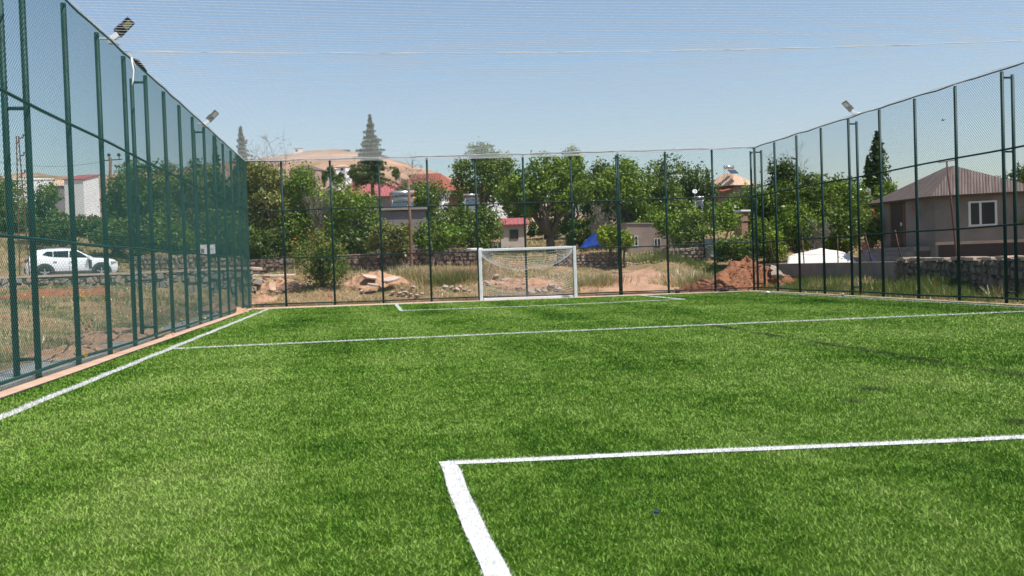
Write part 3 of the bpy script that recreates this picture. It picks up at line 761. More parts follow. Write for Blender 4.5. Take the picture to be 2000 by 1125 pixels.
def bare_tree(name, label, px, D, ytop, wpx, seed, group=None, dens=1.0, cat='tree', spread=1.0):
    r = np.random.default_rng(seed); p = V(px, D); z0 = gz(p.x, p.y); H = V(px, D, ytop).z - z0; w = wpx * mpp(D) / 2
    root = empty(name, (p.x, p.y, z0 - 0.05), 0, label, cat, group)
    t_ = MB(); b_ = MB()
    t_.tube(bent((0, 0, -0.1), (r.normal(0, .1), r.normal(0, .1), H * 0.45), r, 4, 0.1), [0.02 * H, 0.017 * H, 0.015 * H, 0.012 * H, 0.01 * H], 7)
    for i in range(int(16 * dens)):
        an = r.uniform(0, 6.28); z = H * r.uniform(0.2, 0.5)
        e = np.array([math.cos(an) * w * r.uniform(0.3, 1), math.sin(an) * w * r.uniform(0.3, 1), H * r.uniform(0.62, 0.98)])
        pts = bent((0, 0, z), e, r, 5, 0.2, -0.05); b_.tube(pts, [0.032, 0.026, 0.02, 0.015, 0.011, 0.006], 4)
        for j in range(9):
            a = pts[r.integers(1, 6)]; d = np.array(a[:]) + r.normal(0, 1, 3) * np.array([1, 1, 0.6]) * H * 0.075 + np.array([0, 0, H * 0.08])
            q = bent(a[:], d, r, 3, 0.25); b_.tube(q, [0.013, 0.011, 0.009, 0.006], 3)
            for k in range(3):
                d2 = np.array(q[2][:]) + r.normal(0, 1, 3) * H * 0.035 + np.array([0, 0, H * 0.03]); b_.tube([q[2], Vector(d2)], [0.009, 0.005], 3)
    t_.build('trunk', MT['twig'], root, True); b_.build('branches', MT['twig'], root)
    return root

def conifer(name, label, px, D, ytop, wpx, ybot, seed, layers=24, leaf='cedar', n_per=110, slim=1.15):
    r = np.random.default_rng(seed); p = V(px, D); z0 = gz(p.x, p.y); H = V(px, D, ytop).z - z0; w = wpx * mpp(D) / 2
    zb = max(V(px, D, ybot).z - z0, 0.3)
    root = empty(name, (p.x, p.y, z0 - 0.05), 0, label, 'tree')
    mb = MB(); mb.tube([(0, 0, -0.1), (0.03, 0, H * 0.4), (0, 0.02, H * 0.8), (0, 0, H)], [0.022 * H, 0.016 * H, 0.006 * H, 0.01], 8)
    C = []; Dd = []
    for L in range(layers * 9):
        t = (L + r.uniform(0, 1)) / (layers * 9); t = t ** 0.92; z = zb + (H - zb) * t * 0.99
        rad = w * ((1 - t) ** slim) + 0.05
        for _ in range(1):
            an = L * 2.4 + r.normal(0, 0.5); ln = rad * r.choice([0.55, 0.75, 0.9, 1.0, 1.22], p=[.25, .25, .2, .18, .12]) * r.uniform(0.7, 1.2); dz = ln * (r.uniform(-0.30, 0.05) + 0.35 * t)
            tip = np.array([math.cos(an) * ln, math.sin(an) * ln, z + dz])
            mb.tube([(0, 0, z), (tip[0] * 0.5, tip[1] * 0.5, z + dz * 0.35 + 0.05 * ln), tip], [0.03 * (1 - t) + 0.01, 0.018 * (1 - t) + 0.006, 0.004], 4)
            m = int(n_per * (0.18 + 0.95 * ln / max(w, 0.1))); u = r.uniform(0.05, 1.0, m) ** 0.8
            side = np.array([-math.sin(an), math.cos(an), 0])
            sw = (0.10 + 0.26 * ln) * (1 - u * 0.8)
            c = np.stack([tip[0] * u, tip[1] * u, z + dz * u ** 1.4 + 0.08 * ln * np.sin(3.14 * u)], -1) + side[None] * (r.normal(0, 0.5, m) * sw)[:, None]
            c[:, 2] += -np.abs(r.normal(0, 0.10, m)) * (0.4 + ln * 0.5) + 0.03
            C.append(c); Dd.append(np.tile(np.array([math.cos(an), math.sin(an), 0.15]), (m, 1)))
    C = np.concatenate(C); Dd = np.concatenate(Dd)
    q = leaves_at(C, 0.05 + 0.0021 * D, r, 0.6, None, 0.30)
    bulk('crown', q.reshape(-1, 3), 4, [LEAF[leaf]], None, root)
    mb.build('trunk', MT['bark'], root, True)
    return root

def bush_tree(*a, **k): return broad_tree(*a, **k)

TREES = [
 # left, behind the road
 ('tree', 'round green tree at the far left edge behind the two first fence posts', 10, 62, 335, 110, 470, 'mid', 1),
 ('tree', 'bushy green tree below the long hill, left of the white house', 98, 58, 362, 92, 478, 'mid', 2),
 ('shrub', 'small dark shrub on the slope below the white house', 178, 62, 418, 74, 470, 'dark', 3),
 ('tree', 'leafy tree right of the white house, under the power pole cross arm', 254, 60, 312, 84, 480, 'mid', 4),
 ('tree', 'tall leafy tree whose pointed top rises between the braced posts of the left fence', 296, 58, 280, 92, 488, 'mid', 5),
 ('tree', 'leafy tree behind the long stone wall, second to the right of the white house', 356, 60, 298, 104, 492, 'olive', 6),
 ('tree', 'dense green tree behind the white board, seen through the left fence', 418, 62, 318, 110, 480, 'mid', 7),
 ('shrub', 'low green shrubs spilling over the foot of the left trees', 268, 54, 420, 110, 498, 'dark', 8),
 # back, from left
 ('tree', 'leafy tree beside the far left fence corner with twigs on top', 520, 58, 300, 96, 500, 'olive', 11),
 ('tree', 'broad bright tree behind the third post of the far fence', 590, 60, 312, 128, 490, 'walnut', 12),
 ('shrub', 'dusty bush with reddish shoots growing from the rubble bank', 626, 45.5, 452, 116, 560, 'mid', 13),
 ('tree', 'rounded apricot tree in front of the pink red roof', 694, 57, 352, 126, 492, 'walnut', 14),
 ('tree', 'green tree just right of the wooden utility pole', 838, 63, 336, 96, 480, 'mid', 15),
 ('shrub', 'light green shrub behind the utility pole and before the mauve house', 772, 53, 428, 130, 496, 'olive', 16),
 ('shrub', 'wide light green shrub between the mauve house and the dark round bush', 858, 54, 430, 120, 500, 'walnut', 17),
 ('tree', 'largest dark tree of the far side, its pale top above the net edge', 948, 78, 275, 128, 402, 'mid', 18),
 ('shrub', 'dark round bush left of the small red roofed hut', 934, 56, 398, 112, 504, 'mid', 19),
 ('tree', 'walnut tree with a forked trunk standing behind the goal', 1076, 58, 304, 182, 425, 'walnut', 20),
 ('tree', 'slender tree whose top sprout rises over the net behind the walnut', 1118, 62, 280, 74, 440, 'walnut', 21),
 ('tree', 'shaded tree between the walnut and the thick fence post', 1165, 68, 322, 86, 470, 'dark', 22),
 ('tree', 'tall bright tree right of the thick fence post', 1224, 62, 298, 112, 448, 'walnut', 23),
 ('tree', 'dark green tree behind the fence, second left of the pale tiled roof', 1292, 66, 297, 104, 450, 'mid', 24),
 ('tree', 'tree with a greyish crown just left of the pale tiled roof', 1350, 70, 305, 100, 440, 'dark', 25),
 ('shrub', 'small bright yellow green bush beside the blue tarpaulin', 1192, 52.5, 438, 42, 482, 'bright', 26),
 ('shrub', 'little bright bush in front of the pink walled shed', 1219, 52, 452, 36, 482, 'bright', 27),
 ('tree', 'low spreading light green tree over the stone shed', 1372, 55, 388, 180, 474, 'walnut', 28),
 ('shrub', 'dark green bush behind the pale blue gate', 1438, 50.5, 440, 86, 522, 'mid', 29),
 # right of the far corner
 ('tree', 'dark bushy tree with bare twigs just right of the far right corner', 1536, 64, 306, 82, 400, 'dark', 30),
 ('tree', 'leafy tree next to the far right fence corner', 1492, 60, 335, 86, 470, 'walnut', 31),
 ('tree', 'leafy green tree behind the first braced post of the right fence', 1592, 58, 336, 112, 468, 'mid', 32),
 ('tree', 'green tree left of the poplar, behind the second braced post pair', 1652, 60, 346, 104, 470, 'walnut', 33),
 ('shrub', 'dense bush above the white covered heap', 1556, 52, 398, 130, 492, 'walnut', 34),
 ('shrub', 'green bush between the white covered heap and the orange roof', 1648, 53, 408, 90, 490, 'mid', 35),
 ('tree', 'low leafy tree at the foot of the poplar beside the brown roof', 1738, 64, 356, 84, 430, 'walnut', 36),
 ('shrub', 'fig like shrub growing beside the brown roofed house door', 1704, 47.5, 405, 44, 480, 'mid', 37),
 ('tree', 'dark tree at the right edge behind the brown roofed house', 2006, 56, 316, 90, 470, 'dark', 38),
 ('shrub', 'bright bush at the right edge beside the house corner', 2012, 42, 395, 62, 512, 'walnut', 39),
 # farther rows that close the gaps
 ('tree', 'distant tree above the shed wall between two taller trees', 1256, 85, 345, 90, 430, 'dark', 41),
 ('tree', 'distant dark tree behind the orange roofed house', 1690, 82, 350, 120, 440, 'dark', 42),
 ('tree', 'distant tree row end behind the far right corner post', 1450, 80, 372, 90, 450, 'mid', 43),
 ('tree', 'distant tree behind the spruce beside the left corner', 452, 80, 345, 130, 470, 'mid', 44),
 ('tree', 'distant tree between the pink red roof and the cedar', 655, 84, 372, 80, 450, 'olive', 45),
 ('tree', 'distant dark tree left of the small orange roof behind the dark bush', 905, 90, 372, 70, 440, 'dark', 46),

 ('tree', 'dense tree low behind the bright tree at the third far post', 560, 66, 345, 150, 500, 'mid', 71),
 ('tree', 'thick green tree under the bare hill left of the apricot tree', 640, 63, 372, 110, 496, 'walnut', 72),
 ('shrub', 'dark thicket at the foot of the apricot tree', 700, 56, 425, 110, 500, 'dark', 73),
 ('shrub', 'dark thicket under the corner spruce', 505, 56, 430, 110, 512, 'dark', 74),
 ('tree', 'leafy tree filling the gap right of the red tiled house', 905, 68, 400, 90, 480, 'mid', 75),
 ('shrub', 'shaded hedge behind the walnut trunk', 1072, 73, 425, 90, 486, 'dark', 76),
 ('shrub', 'shaded hedge right of the walnut trunk behind the blue tarpaulin', 1130, 62, 418, 110, 486, 'mid', 77),
 ('tree', 'leafy tree behind the pink shed', 1262, 62, 395, 120, 470, 'walnut', 78),
 ('tree', 'leafy tree between the pink shed and the light green spreading tree', 1312, 64, 385, 110, 478, 'mid', 79),
 ('tree', 'dense tree behind the brick chimney with the white cap', 1462, 66, 385, 100, 500, 'mid', 80),
 ('shrub', 'thick green bush just right of the far right corner post', 1500, 51, 415, 90, 512, 'walnut', 81),
 ('shrub', 'dark shaded thicket behind the dry leafless shrub', 1600, 56, 425, 120, 505, 'dark', 82),
 ('tree', 'rounded tree between the bushy dark tree and the poplar', 1625, 66, 338, 110, 450, 'mid', 83),
 ('tree', 'leafy tree between the two bushes left of the orange roof', 1560, 58, 350, 110, 450, 'mid', 84),
 ('shrub', 'low green thicket along the road below the power pole', 232, 55, 415, 100, 500, 'mid', 85),
 ('shrub', 'low green thicket above the long stone wall', 342, 55, 415, 120, 500, 'walnut', 86),
 ('shrub', 'green thicket beside the white notice board', 440, 56, 400, 110, 506, 'mid', 87),
 ('tree', 'tree behind the gap between the two tall left trees', 262, 66, 330, 90, 480, 'olive', 88),
 ('tree', 'tree far left of the conifer behind the braced posts', 392, 68, 318, 80, 480, 'dark', 89),
 ('shrub', 'dark shrub above the parked car roof', 130, 56, 425, 110, 482, 'dark', 90),
 ('shrub', 'dark shrub at the left edge above the road', 30, 62, 420, 110, 455, 'dark', 91),
 ('tree', 'tall leafy tree between the walnut and the bright tree', 1182, 72, 305, 90, 460, 'mid', 92),
 ('tree', 'rounded tree behind the walnut crown, left side', 1018, 70, 345, 80, 440, 'mid', 93),
 ('tree', 'leafy tree left of the red tiled house behind the pole', 815, 70, 345, 90, 450, 'mid', 94),
]
for nm, lab, px, D, yt, wp, yb, lf, sd in TREES:
    kw = {}
    if sd == 20: kw = dict(trunk=0.27, fork=1.0, n=14000, lump=0.9)
    if sd == 13: kw = dict(tips=LEAF['red'], lsize=0.10, n=7000)
    if sd == 28: kw = dict(trunk=0.16, fork=0.9)
    broad_tree(nm, lab, px, D, yt, wp, yb, LEAF[lf], sd, cat='shrub' if nm == 'shrub' else 'tree', **kw)
conifer('spruce_tree', 'tall spruce with a thin pale tip at the far left corner', 481, 61, 243, 150, 505, 51, 26, n_per=120, slim=1.1)
conifer('spruce_tree', 'narrow conifer seen through the left fence left of the corner spruce', 430, 66, 262, 84, 480, 52, 20)
conifer('cedar_tree', 'grey green cedar with drooping tiers in front of the bare hill', 733, 92, 222, 112, 356, 53, 24, n_per=140, slim=1.3)
conifer('spruce_tree', 'short dark conifer top left of the pale tiled roof', 1386, 74, 328, 50, 430, 54, 16)
def poplar(label, px, D, ytop, wpx, ybot, seed, n):
    r = np.random.default_rng(seed); p = V(px, D); z0 = gz(p.x, p.y); H = V(px, D, ytop).z - z0; zb = V(px, D, ybot).z - z0; w = wpx * mpp(D) / 2
    root = empty('poplar_tree', (p.x, p.y, z0 - 0.05), 0, label, 'tree')
    t = r.uniform(0, 1, n) ** 0.9; an = r.uniform(0, 6.28, n)
    k = np.floor(t * 17 + an * 0.9).astype(int); lob = 1 + 0.45 * np.sin(k * 2.4 + np.round(an * 1.3) * 1.7)
    rad = w * np.interp(t, [0, 0.15, 0.4, 0.75, 1], [0.5, 0.95, 1.0, 0.62, 0.06]) * lob * r.uniform(0.1, 1, n) ** 0.5
    C = np.stack([np.cos(an) * rad, np.sin(an) * rad, zb + (H - zb) * t + r.normal(0, 0.05, n)], -1)
    q = leaves_at(C, 0.24, r, 0.3, np.stack([np.cos(an), np.sin(an), 0.5 + 0 * an], -1)); bulk('crown', q.reshape(-1, 3), 4, [LEAF['dark']], None, root)
    mb = MB(); mb.tube([(0, 0, -0.1), (0.03, 0, H * 0.4), (0, 0, H * 0.97)], [0.16, 0.10, 0.015], 8)
    for i in range(12):
        z = zb + (H - zb) * i / 13; a = r.uniform(0, 6.28); mb.tube([(0, 0, z), (math.cos(a) * w * 0.5, math.sin(a) * w * 0.5, z + w * 1.2)], [0.04, 0.01], 4)
    mb.build('trunk', MT['bark'], root, True)
poplar('narrow poplar rising beside the brown roofed house', 1718, 70, 258, 40, 410, 55, 3000)
poplar('shorter side stem of poplar left of the narrow poplar', 1699, 70, 305, 22, 405, 56, 900)
bare_tree('bare_tree', 'leafless grey tree above the far left corner trees', 548, 60, 272, 90, 61, dens=1.2)
bare_tree('bare_tree', 'leafless tree behind the top of the utility pole', 800, 66, 318, 70, 62, dens=0.9)
bare_tree('bare_tree', 'leafless tree standing before the red tiled house', 838, 75, 308, 60, 63, dens=0.6)
bare_tree('bare_tree', 'dry leafless shrub behind the white covered heap', 1592, 51, 425, 76, 64, dens=1.3)
bare_tree('bare_tree', 'bare twigs rising above the dark bushy tree at the right corner', 1552, 64.5, 282, 70, 65, dens=0.7)
bare_tree('bare_tree', 'thin bare tree by the stone shed under the light green tree', 1175, 60, 392, 70, 66, dens=0.9)
bare_tree('bare_tree', 'bare branches among the trees left of the apricot tree', 628, 58, 345, 90, 67, dens=0.9)

# ------------------------------------------------------------------ walls
def stone_wall(name, label, pts, h0, th, mat, seed, stone=0.42, zbase=None, ztop=None, cap=None, rough=1.0):
    """pts: plan polyline; heights above the local foot, or absolute tops per point"""
    r = np.random.default_rng(seed); root = MB()
    for i in range(len(pts) - 1):
        a, b = Vector(pts[i]), Vector(pts[i + 1]); L = (b - a).length; d = (b - a) / L; n = Vector((-d.y, d.x))
        k = max(1, int(L / 1.0))
        for j in range(k):
            t0, t1 = j / k, (j + 1) / k; c0 = a.lerp(b, t0); c1 = a.lerp(b, t1); c = (c0 + c1) / 2
            zb = (zbase if zbase is not None else min(gz(*(c + n * th)), gz(*(c - n * th)))) - 0.15
            zt = (ztop[i] * (1 - (t0 + t1) / 2) + ztop[i + 1] * (t0 + t1) / 2) if ztop else zb + 0.15 + h0
            zt += r.normal(0, 0.02) * rough
            lp = [c0 + n * th / 2, c0 - n * th / 2, c1 - n * th / 2, c1 + n * th / 2]
            root.prism([(q.x, q.y) for q in lp][::-1], zb, zt - 0.03)
            # face stones
            z = zb
            while z < zt - 0.08:
                hh = stone * r.uniform(0.5, 1.0); x = r.uniform(-0.2, 0)
                hh = min(hh, zt - z)
                while x < L / k:
                    ww = stone * r.uniform(0.7, 1.6)
                    for sgn in (-1, 1):
                        q = c0 + d * (x + ww / 2) + n * sgn * (th / 2)
                        R = Matrix.Rotation(math.atan2(d.y, d.x) + r.normal(0, 0.08), 3, 'Z') @ Matrix.Rotation(r.normal(0, 0.10), 3, 'Y')
                        w2, d2_, h2 = ww * 0.47, 0.08 + 0.05 * r.random(), hh * 0.47
                        P = []
                        for sx, sy_, sz in ((-1, -1, -1), (1, -1, -1), (1, 1, -1), (-1, 1, -1), (-1, -1, 1), (1, -1, 1), (1, 1, 1), (-1, 1, 1)):
                            out = sy_ == sgn
                            kk = 0.72 if out else 1.0
                            P.append(R @ Vector((sx * w2 * kk * r.uniform(0.8, 1.05), sy_ * d2_, sz * h2 * kk * r.uniform(0.8, 1.05))) + Vector((q.x, q.y, z + hh / 2)))
                        root.add(P, [(3, 2, 1, 0), (4, 5, 6, 7), (0, 1, 5, 4), (1, 2, 6, 5), (2, 3, 7, 6), (3, 0, 4, 7)])
                    x += ww
                z += hh
    o = root.build(name, mat); tag(o, label, 'wall')
    return o
def P2(px, D): p = V(px, D); return (p.x, p.y)
wl_pts = [(x, float(yw(x))) for x in (-40, -30, -22, -15, -10, -5.4)]
stone_wall('retaining_wall', 'low grey rubble retaining wall with a concrete cap below the parked white car', wl_pts, 0, 0.5, MT['stone_grey'], 3, 0.5, ztop=[1.52, 1.54, 1.56, 1.58, 1.60, 1.68])
mb = MB()
for a, b, za, zb in zip(wl_pts[:-1], wl_pts[1:], [1.52, 1.54, 1.56, 1.58, 1.60], [1.54, 1.56, 1.58, 1.60, 1.68]):
    a, b = Vector(a), Vector(b); n = Vector((-(b - a).y, (b - a).x)).normalized() * 0.33
    mb.add([(*(a + n), za - .02), (*(a - n), za - .02), (*(b - n), zb - .02), (*(b + n), zb - .02), (*(a + n), za + .07), (*(a - n), za + .07), (*(b - n), zb + .07), (*(b + n), zb + .07)],
           [(0, 3, 2, 1), (4, 5, 6, 7), (0, 1, 5, 4), (1, 2, 6, 5), (2, 3, 7, 6), (3, 0, 4, 7)])
mb.build('wall_cap', MT['slab'], bpy.data.objects['retaining_wall'])
stone_wall('stone_wall', 'long dry stone wall of pale stones behind the road, below the left trees', [P2(262, 52), P2(330, 52), P2(400, 53), P2(475, 54)], 1.3, 0.5, MT['stone_pale'], 4, 0.3, ztop=[2.62, 2.6, 2.5, 2.45])
stone_wall('stone_wall', 'brown stone wall under the trees left of the rubble bank', [P2(476, 53), P2(585, 53)], 1.0, 0.5, MT['stone_brown'], 5, 0.35, ztop=[2.2, 2.3])
stone_wall('stone_wall', 'long shaded brown stone wall behind the wooden utility pole', [P2(640, 53), P2(740, 53.4), P2(840, 53.4), P2(940, 53.4)], 1.0, 0.5, MT['stone_brown'], 6, 0.35, ztop=[2.28, 2.35, 2.45, 2.35])
stone_wall('stone_wall', 'heaped pale stone wall to the right of the goal', [P2(1090, 53), P2(1150, 53), P2(1206, 53)], 1.0, 0.7, MT['stone_pale'], 7, 0.26, ztop=[1.8, 2.1, 1.75])
stone_wall('stone_wall', 'rough pale stone wall beside the pale blue gate', [P2(1306, 54), P2(1345, 54), P2(1384, 54)], 1.0, 0.6, MT['stone_pale'], 8, 0.28, ztop=[2.05, 2.12, 2.05])
# boundary wall on the right: smooth cement length, then a stone length
wp = [(xw(y), y) for y in (52.0, 46.5, 43.6, 40.4, 37.3, 34.0)]
mb = MB()
for a, b in zip(wp[:-1], wp[1:]):
    a, b = Vector(a), Vector(b); n = Vector((-(b - a).y, (b - a).x)).normalized() * 0.11
    mb.prism([(q.x, q.y) for q in (a + n, b + n, b - n, a - n)], -0.1, 1.06)
o = mb.build('boundary_wall', MT['cement'], bevel=0.02); tag(o, 'low cement boundary wall with weedy foot outside the right fence', 'wall')
stone_wall('stone_wall', 'thick dark stone wall with a rough pale coping at the right edge', [(20.15, 33.5), (19.9, 30.5), (19.3, 27.5), (18.5, 24.0), (17.9, 19)], 1, 0.75, MT['stone_dark'], 9, 0.40, ztop=[1.08, 1.10, 1.12, 1.14, 1.14], rough=0.5)
mb = MB(); r = np.random.default_rng(3)
for i in range(60):
    t = i / 59; y = 33.6 - t * 14; x = np.interp(y, [19, 24, 27.5, 30.5, 33.5], [17.9, 18.5, 19.3, 19.9, 20.15])
    mb.box((x + r.normal(0, 0.08), y, 1.13 + r.normal(0, 0.015)), (0.55 + r.uniform(0, 0.3), 0.34, 0.10), rz=r.normal(0, 0.2))
mb.build('coping', MT['slab'], bpy.data.objects['stone_wall.005'])

# old wire fence on the boundary wall
def wire_fence():
    root = empty('wire_fence', (xw(46), 46, 1.0), 0, 'old rusty wire fence with leaning posts on top of the boundary wall', 'fence')
    prev = None; r = np.random.default_rng(4)
    for y in (52, 50, 48, 46, 44, 41.5, 39, 36.5, 34):
        b = Vector((float(xw(y)), y, 1.02)) - root.location; t = b + Vector((r.normal(0, 0.1), r.normal(0, 0.12), 1.25))
        mb = MB(); mb.tube([b - Vector((0, 0, 0.1)), t], 0.026, 6); mb.build('post', MT['rust'], root, True)
        if prev:
            mb = MB()
            for f in (0.35, 0.7, 0.97): mb.tube([prev[0].lerp(prev[1], f), (prev[0].lerp(prev[1], f) + b.lerp(t, f)) / 2 - Vector((0, 0, 0.03)), b.lerp(t, f)], 0.005, 3)
            mb.build('wire_span', MT['wire'], root)
        prev = (b, t)
wire_fence()

# ------------------------------------------------------------------ houses
def face_uv(o, M_):
    """UV of a roof: u runs along the eave in metres, v up the slope"""
    me = o.data; uv = me.uv_layers.new(name='UVMap')
    for p in me.polygons:
        n = p.normal; e = Vector((0, 0, 1)).cross(n)
        if e.length < 1e-4: e = Vector((1, 0, 0))
        e.normalize(); s = n.cross(e)
        for li in p.loop_indices:
            c = me.vertices[me.loops[li].vertex_index].co; uv.data[li].uv = (c.dot(e), c.dot(s))

class House:
    """a house from the plan of its near corner: a runs away to the left, b to the right"""
    def __init__(s, name, label, C, ang_a, la, ang_b, lb, z0, z1, wall, cat='house'):
        s.C = Vector((C[0], C[1], 0)); s.a = Vector((math.cos(ang_a), math.sin(ang_a), 0)); s.b = Vector((math.cos(ang_b), math.sin(ang_b), 0))
        s.la, s.lb, s.z0, s.z1 = la, lb, z0, z1
        s.root = empty(name, (C[0], C[1], z0), 0, label, cat)
        mb = MB(); mb.prism([tuple((q - s.C)[:2]) for q in s.corners()], -0.6, z1 - z0); s.wallo = mb.build('wall', wall, s.root)
    def corners(s, o=0.0):
        C, a, b = s.C, s.a, s.b
        return [C - a * o - b * o, C - a * o + b * (s.lb + o), C + a * (s.la + o) + b * (s.lb + o), C + a * (s.la + o) - b * o]
    def P(s, face, u, v, out=0.0):
        d, n = (s.a, -s.b) if face == 'a' else (s.b, -s.a)
        return s.C + d * u + n * out + Vector((0, 0, v)) - s.root.location
    def rect(s, mb, face, u0, u1, v0, v1, o0, o1):
        P = [s.P(face, u, v, o) for o in (o0, o1) for u, v in ((u0, v0), (u1, v0), (u1, v1), (u0, v1))]
        mb.add(P, [(3, 2, 1, 0), (4, 5, 6, 7), (0, 1, 5, 4), (1, 2, 6, 5), (2, 3, 7, 6), (3, 0, 4, 7)])
    def window(s, face, u0, u1, v0, v1, mull=(0.5,), frame='frame', sill=True, fw=0.06):
        """v relative to z0"""
        v0 += s.z0; v1 += s.z0
        w = empty('window', s.P(face, (u0 + u1) / 2, v0)); w.parent = s.root
        off = w.location.copy()
        def b(name, rects, mat):
            mb = MB()
            for r_ in rects: s.rect(mb, face, *r_)
            mb.v = [tuple(Vector(p) - off) for p in mb.v]; return mb.build(name, mat, w)
        fr = [(u0, u1, v0, v0 + fw, 0.003, 0.05), (u0, u1, v1 - fw, v1, 0.003, 0.05), (u0, u0 + fw, v0 + fw, v1 - fw, 0.003, 0.05), (u1 - fw, u1, v0 + fw, v1 - fw, 0.003, 0.05)]
        for m in mull: fr.append((u0 + (u1 - u0) * m - fw / 2, u0 + (u1 - u0) * m + fw / 2, v0 + fw, v1 - fw, 0.003, 0.045))
        b('frame', fr, MT[frame]); b('pane', [(u0 + fw, u1 - fw, v0 + fw, v1 - fw, 0.002, 0.012)], MT['glass'])
        if sill: b('sill', [(u0 - 0.08, u1 + 0.08, v0 - 0.06, v0, 0.003, 0.12)], MT['slab'])
        return w
    def hip(s, ov, rise, mat, ridge=0.2, th=0.07, eave=True):
        q = [(c - s.root.location) for c in s.corners(ov)]; z = s.z1 - s.root.location.z
        for c in q: c.z = 0
        q = [Vector((c.x, c.y, z)) for c in q]
        cen = sum(q, Vector()) / 4; L = s.a if s.la > s.lb else s.b
        half = max(abs(s.la - s.lb) / 2, ridge); r0 = cen - L * half + Vector((0, 0, rise)); r1 = cen + L * half + Vector((0, 0, rise))
        mb = MB(); P = q + [r0, r1]
        if s.la > s.lb: Fc = [(0, 1, 4), (1, 2, 5, 4), (2, 3, 5), (3, 0, 4, 5)]
        else: Fc = [(0, 1, 5, 4), (1, 2, 5), (2, 3, 4, 5), (3, 0, 4)]
        mb.add(P, Fc); n = 4
        mb.add([p - Vector((0, 0, th)) for p in q], [(3, 2, 1, 0)])
        mb.f += [(i, 6 + i, 6 + (i + 1) % 4, (i + 1) % 4) for i in range(4)]; mb.m += [1] * 4
        mb.m[4] = 1
        o = mb.build('roof', [mat, MT['eave']], s.root); face_uv(o, None); s.ridge = (r0, r1)
        return o
    def mono(s, ov, rise_b, rise_a, mat, th=0.10):
        """sheet roof, one plane, rising along b and/or a"""
        q = [(c - s.root.location) for c in s.corners(ov)]; z = s.z1 - s.root.location.z
        hs = [0, rise_b, rise_a + rise_b, rise_a]
        P = [Vector((c.x, c.y, z + 0.02 + h)) for c, h in zip(q, hs)]; mb = MB()
        mb.add([p + Vector((0, 0, th)) for p in P] + P, [(0, 1, 2, 3), (7, 6, 5, 4), (0, 4, 5, 1), (1, 5, 6, 2), (2, 6, 7, 3), (3, 7, 4, 0)])
        # wall wedge below the raised sides
        cc = [(c - s.root.location) for c in s.corners(-0.01)]
        o = mb.build('roof', [mat], s.root); face_uv(o, None)
        if abs(rise_b) + abs(rise_a) > 0.05:
            mb = MB(); hs2 = [0.0, rise_b, rise_a + rise_b, rise_a]
            mb.add([Vector((c.x, c.y, z - 0.005)) for c in cc] + [Vector((c.x, c.y, z + 0.015 + max(0.01, h * 0.97))) for c, h in zip(cc, hs2)], [(3, 2, 1, 0), (4, 5, 6, 7), (0, 1, 5, 4), (1, 2, 6, 5), (2, 3, 7, 6), (3, 0, 4, 7)])
            mb.build('gable', s.wallo.data.materials[0], s.root)
        return o
    def gable(s, ov, rise, mat, along='a', th=0.08):
        q = [(c - s.root.location) for c in s.corners(ov)]; z = s.z1 - s.root.location.z
        q = [Vector((c.x, c.y, z)) for c in q]
        if along == 'a': m0 = (q[0] + q[1]) / 2 + Vector((0, 0, rise)); m1 = (q[2] + q[3]) / 2 + Vector((0, 0, rise)); Fc = [(1, 2, 5, 4), (3, 0, 4, 5)]
        else: m0 = (q[3] + q[0]) / 2 + Vector((0, 0, rise)); m1 = (q[1] + q[2]) / 2 + Vector((0, 0, rise)); Fc = [(0, 1, 5, 4), (2, 3, 4, 5)]
        P = q + [m0, m1]; n = len(P); mb = MB()
        mb.add(P + [p - Vector((0, 0, th)) for p in P], Fc + [tuple(i + n for i in f)[::-1] for f in Fc])
        def rim(i, j): mb.f.append((i, i + n, j + n, j)); mb.m.append(0)
        for f in Fc:
            for i in range(4):
                e = (f[i], f[(i + 1) % 4])
                if set(e) != {4, 5}: rim(*e)
        o = mb.build('roof', [mat], s.root); face_uv(o, None)
        c = [(k - s.root.location) for k in s.corners(-0.02)]; c = [Vector((k.x, k.y, z - 0.01)) for k in c]
        if along == 'a': e0, e1, tri = (c[0], c[1]), (c[2], c[3]), 0
        else: e0, e1 = (c[3], c[0]), (c[1], c[2])
        mb = MB(); k0 = (e0[0] + e0[1]) / 2 + Vector((0, 0, rise * 0.93)); k1 = (e1[0] + e1[1]) / 2 + Vector((0, 0, rise * 0.93))
        mb.add([e0[0], e0[1], k0, e1[0], e1[1], k1], [(0, 1, 2), (3, 4, 5)] + [(0, 2, 5, 4), (1, 3, 5, 2)])
        mb.build('gable', s.wallo.data.materials[0], s.root)
        return o
view = lambda px: math.atan2(px - 1000, F_PX) + YAW            # bearing from +Y, clockwise
def ang(px, rel):                                                # rel: degrees left of the line of sight (0 = away, 90 = left)
    return math.pi / 2 - view(px) + R_(rel)
def zrow(px, D, y): return V(px, D, y).z

# the brown roofed house on the right
pC = V(1827, 43); pL = V(1718, 47.3)
aA = math.atan2(pL.y - pC.y, pL.x - pC.x); aB = aA - R_(96)
h = House('village_house', 'grey rendered house with a brown corrugated hip roof on the right', (pC.x + 0.10, pC.y + 0.12), aA, 4.2, ang(1827, -92), 3.75, gz(pC.x + 1, pC.y + 1) + 0.72, zrow(1827, 43, 383), MT['plaster_grey'])
h.hip(0.42, 1.42, MT['roof_brown'], 0.3)
h.window('b', 1.34, 2.46, 0.74, 1.84, (0.42,), fw=0.075)
mb = MB(); h.rect(mb, 'a', 2.35, 3.25, h.z0 - 0.05, h.z0 + 2.05, 0.003, 0.05); dr = mb.build('door', MT['door'], h.root)
mb = MB(); h.rect(mb, 'a', 2.42, 2.48, h.z0 + 0.95, h.z0 + 1.1, 0.052, 0.11); mb.build('handle', MT['tank'], dr)
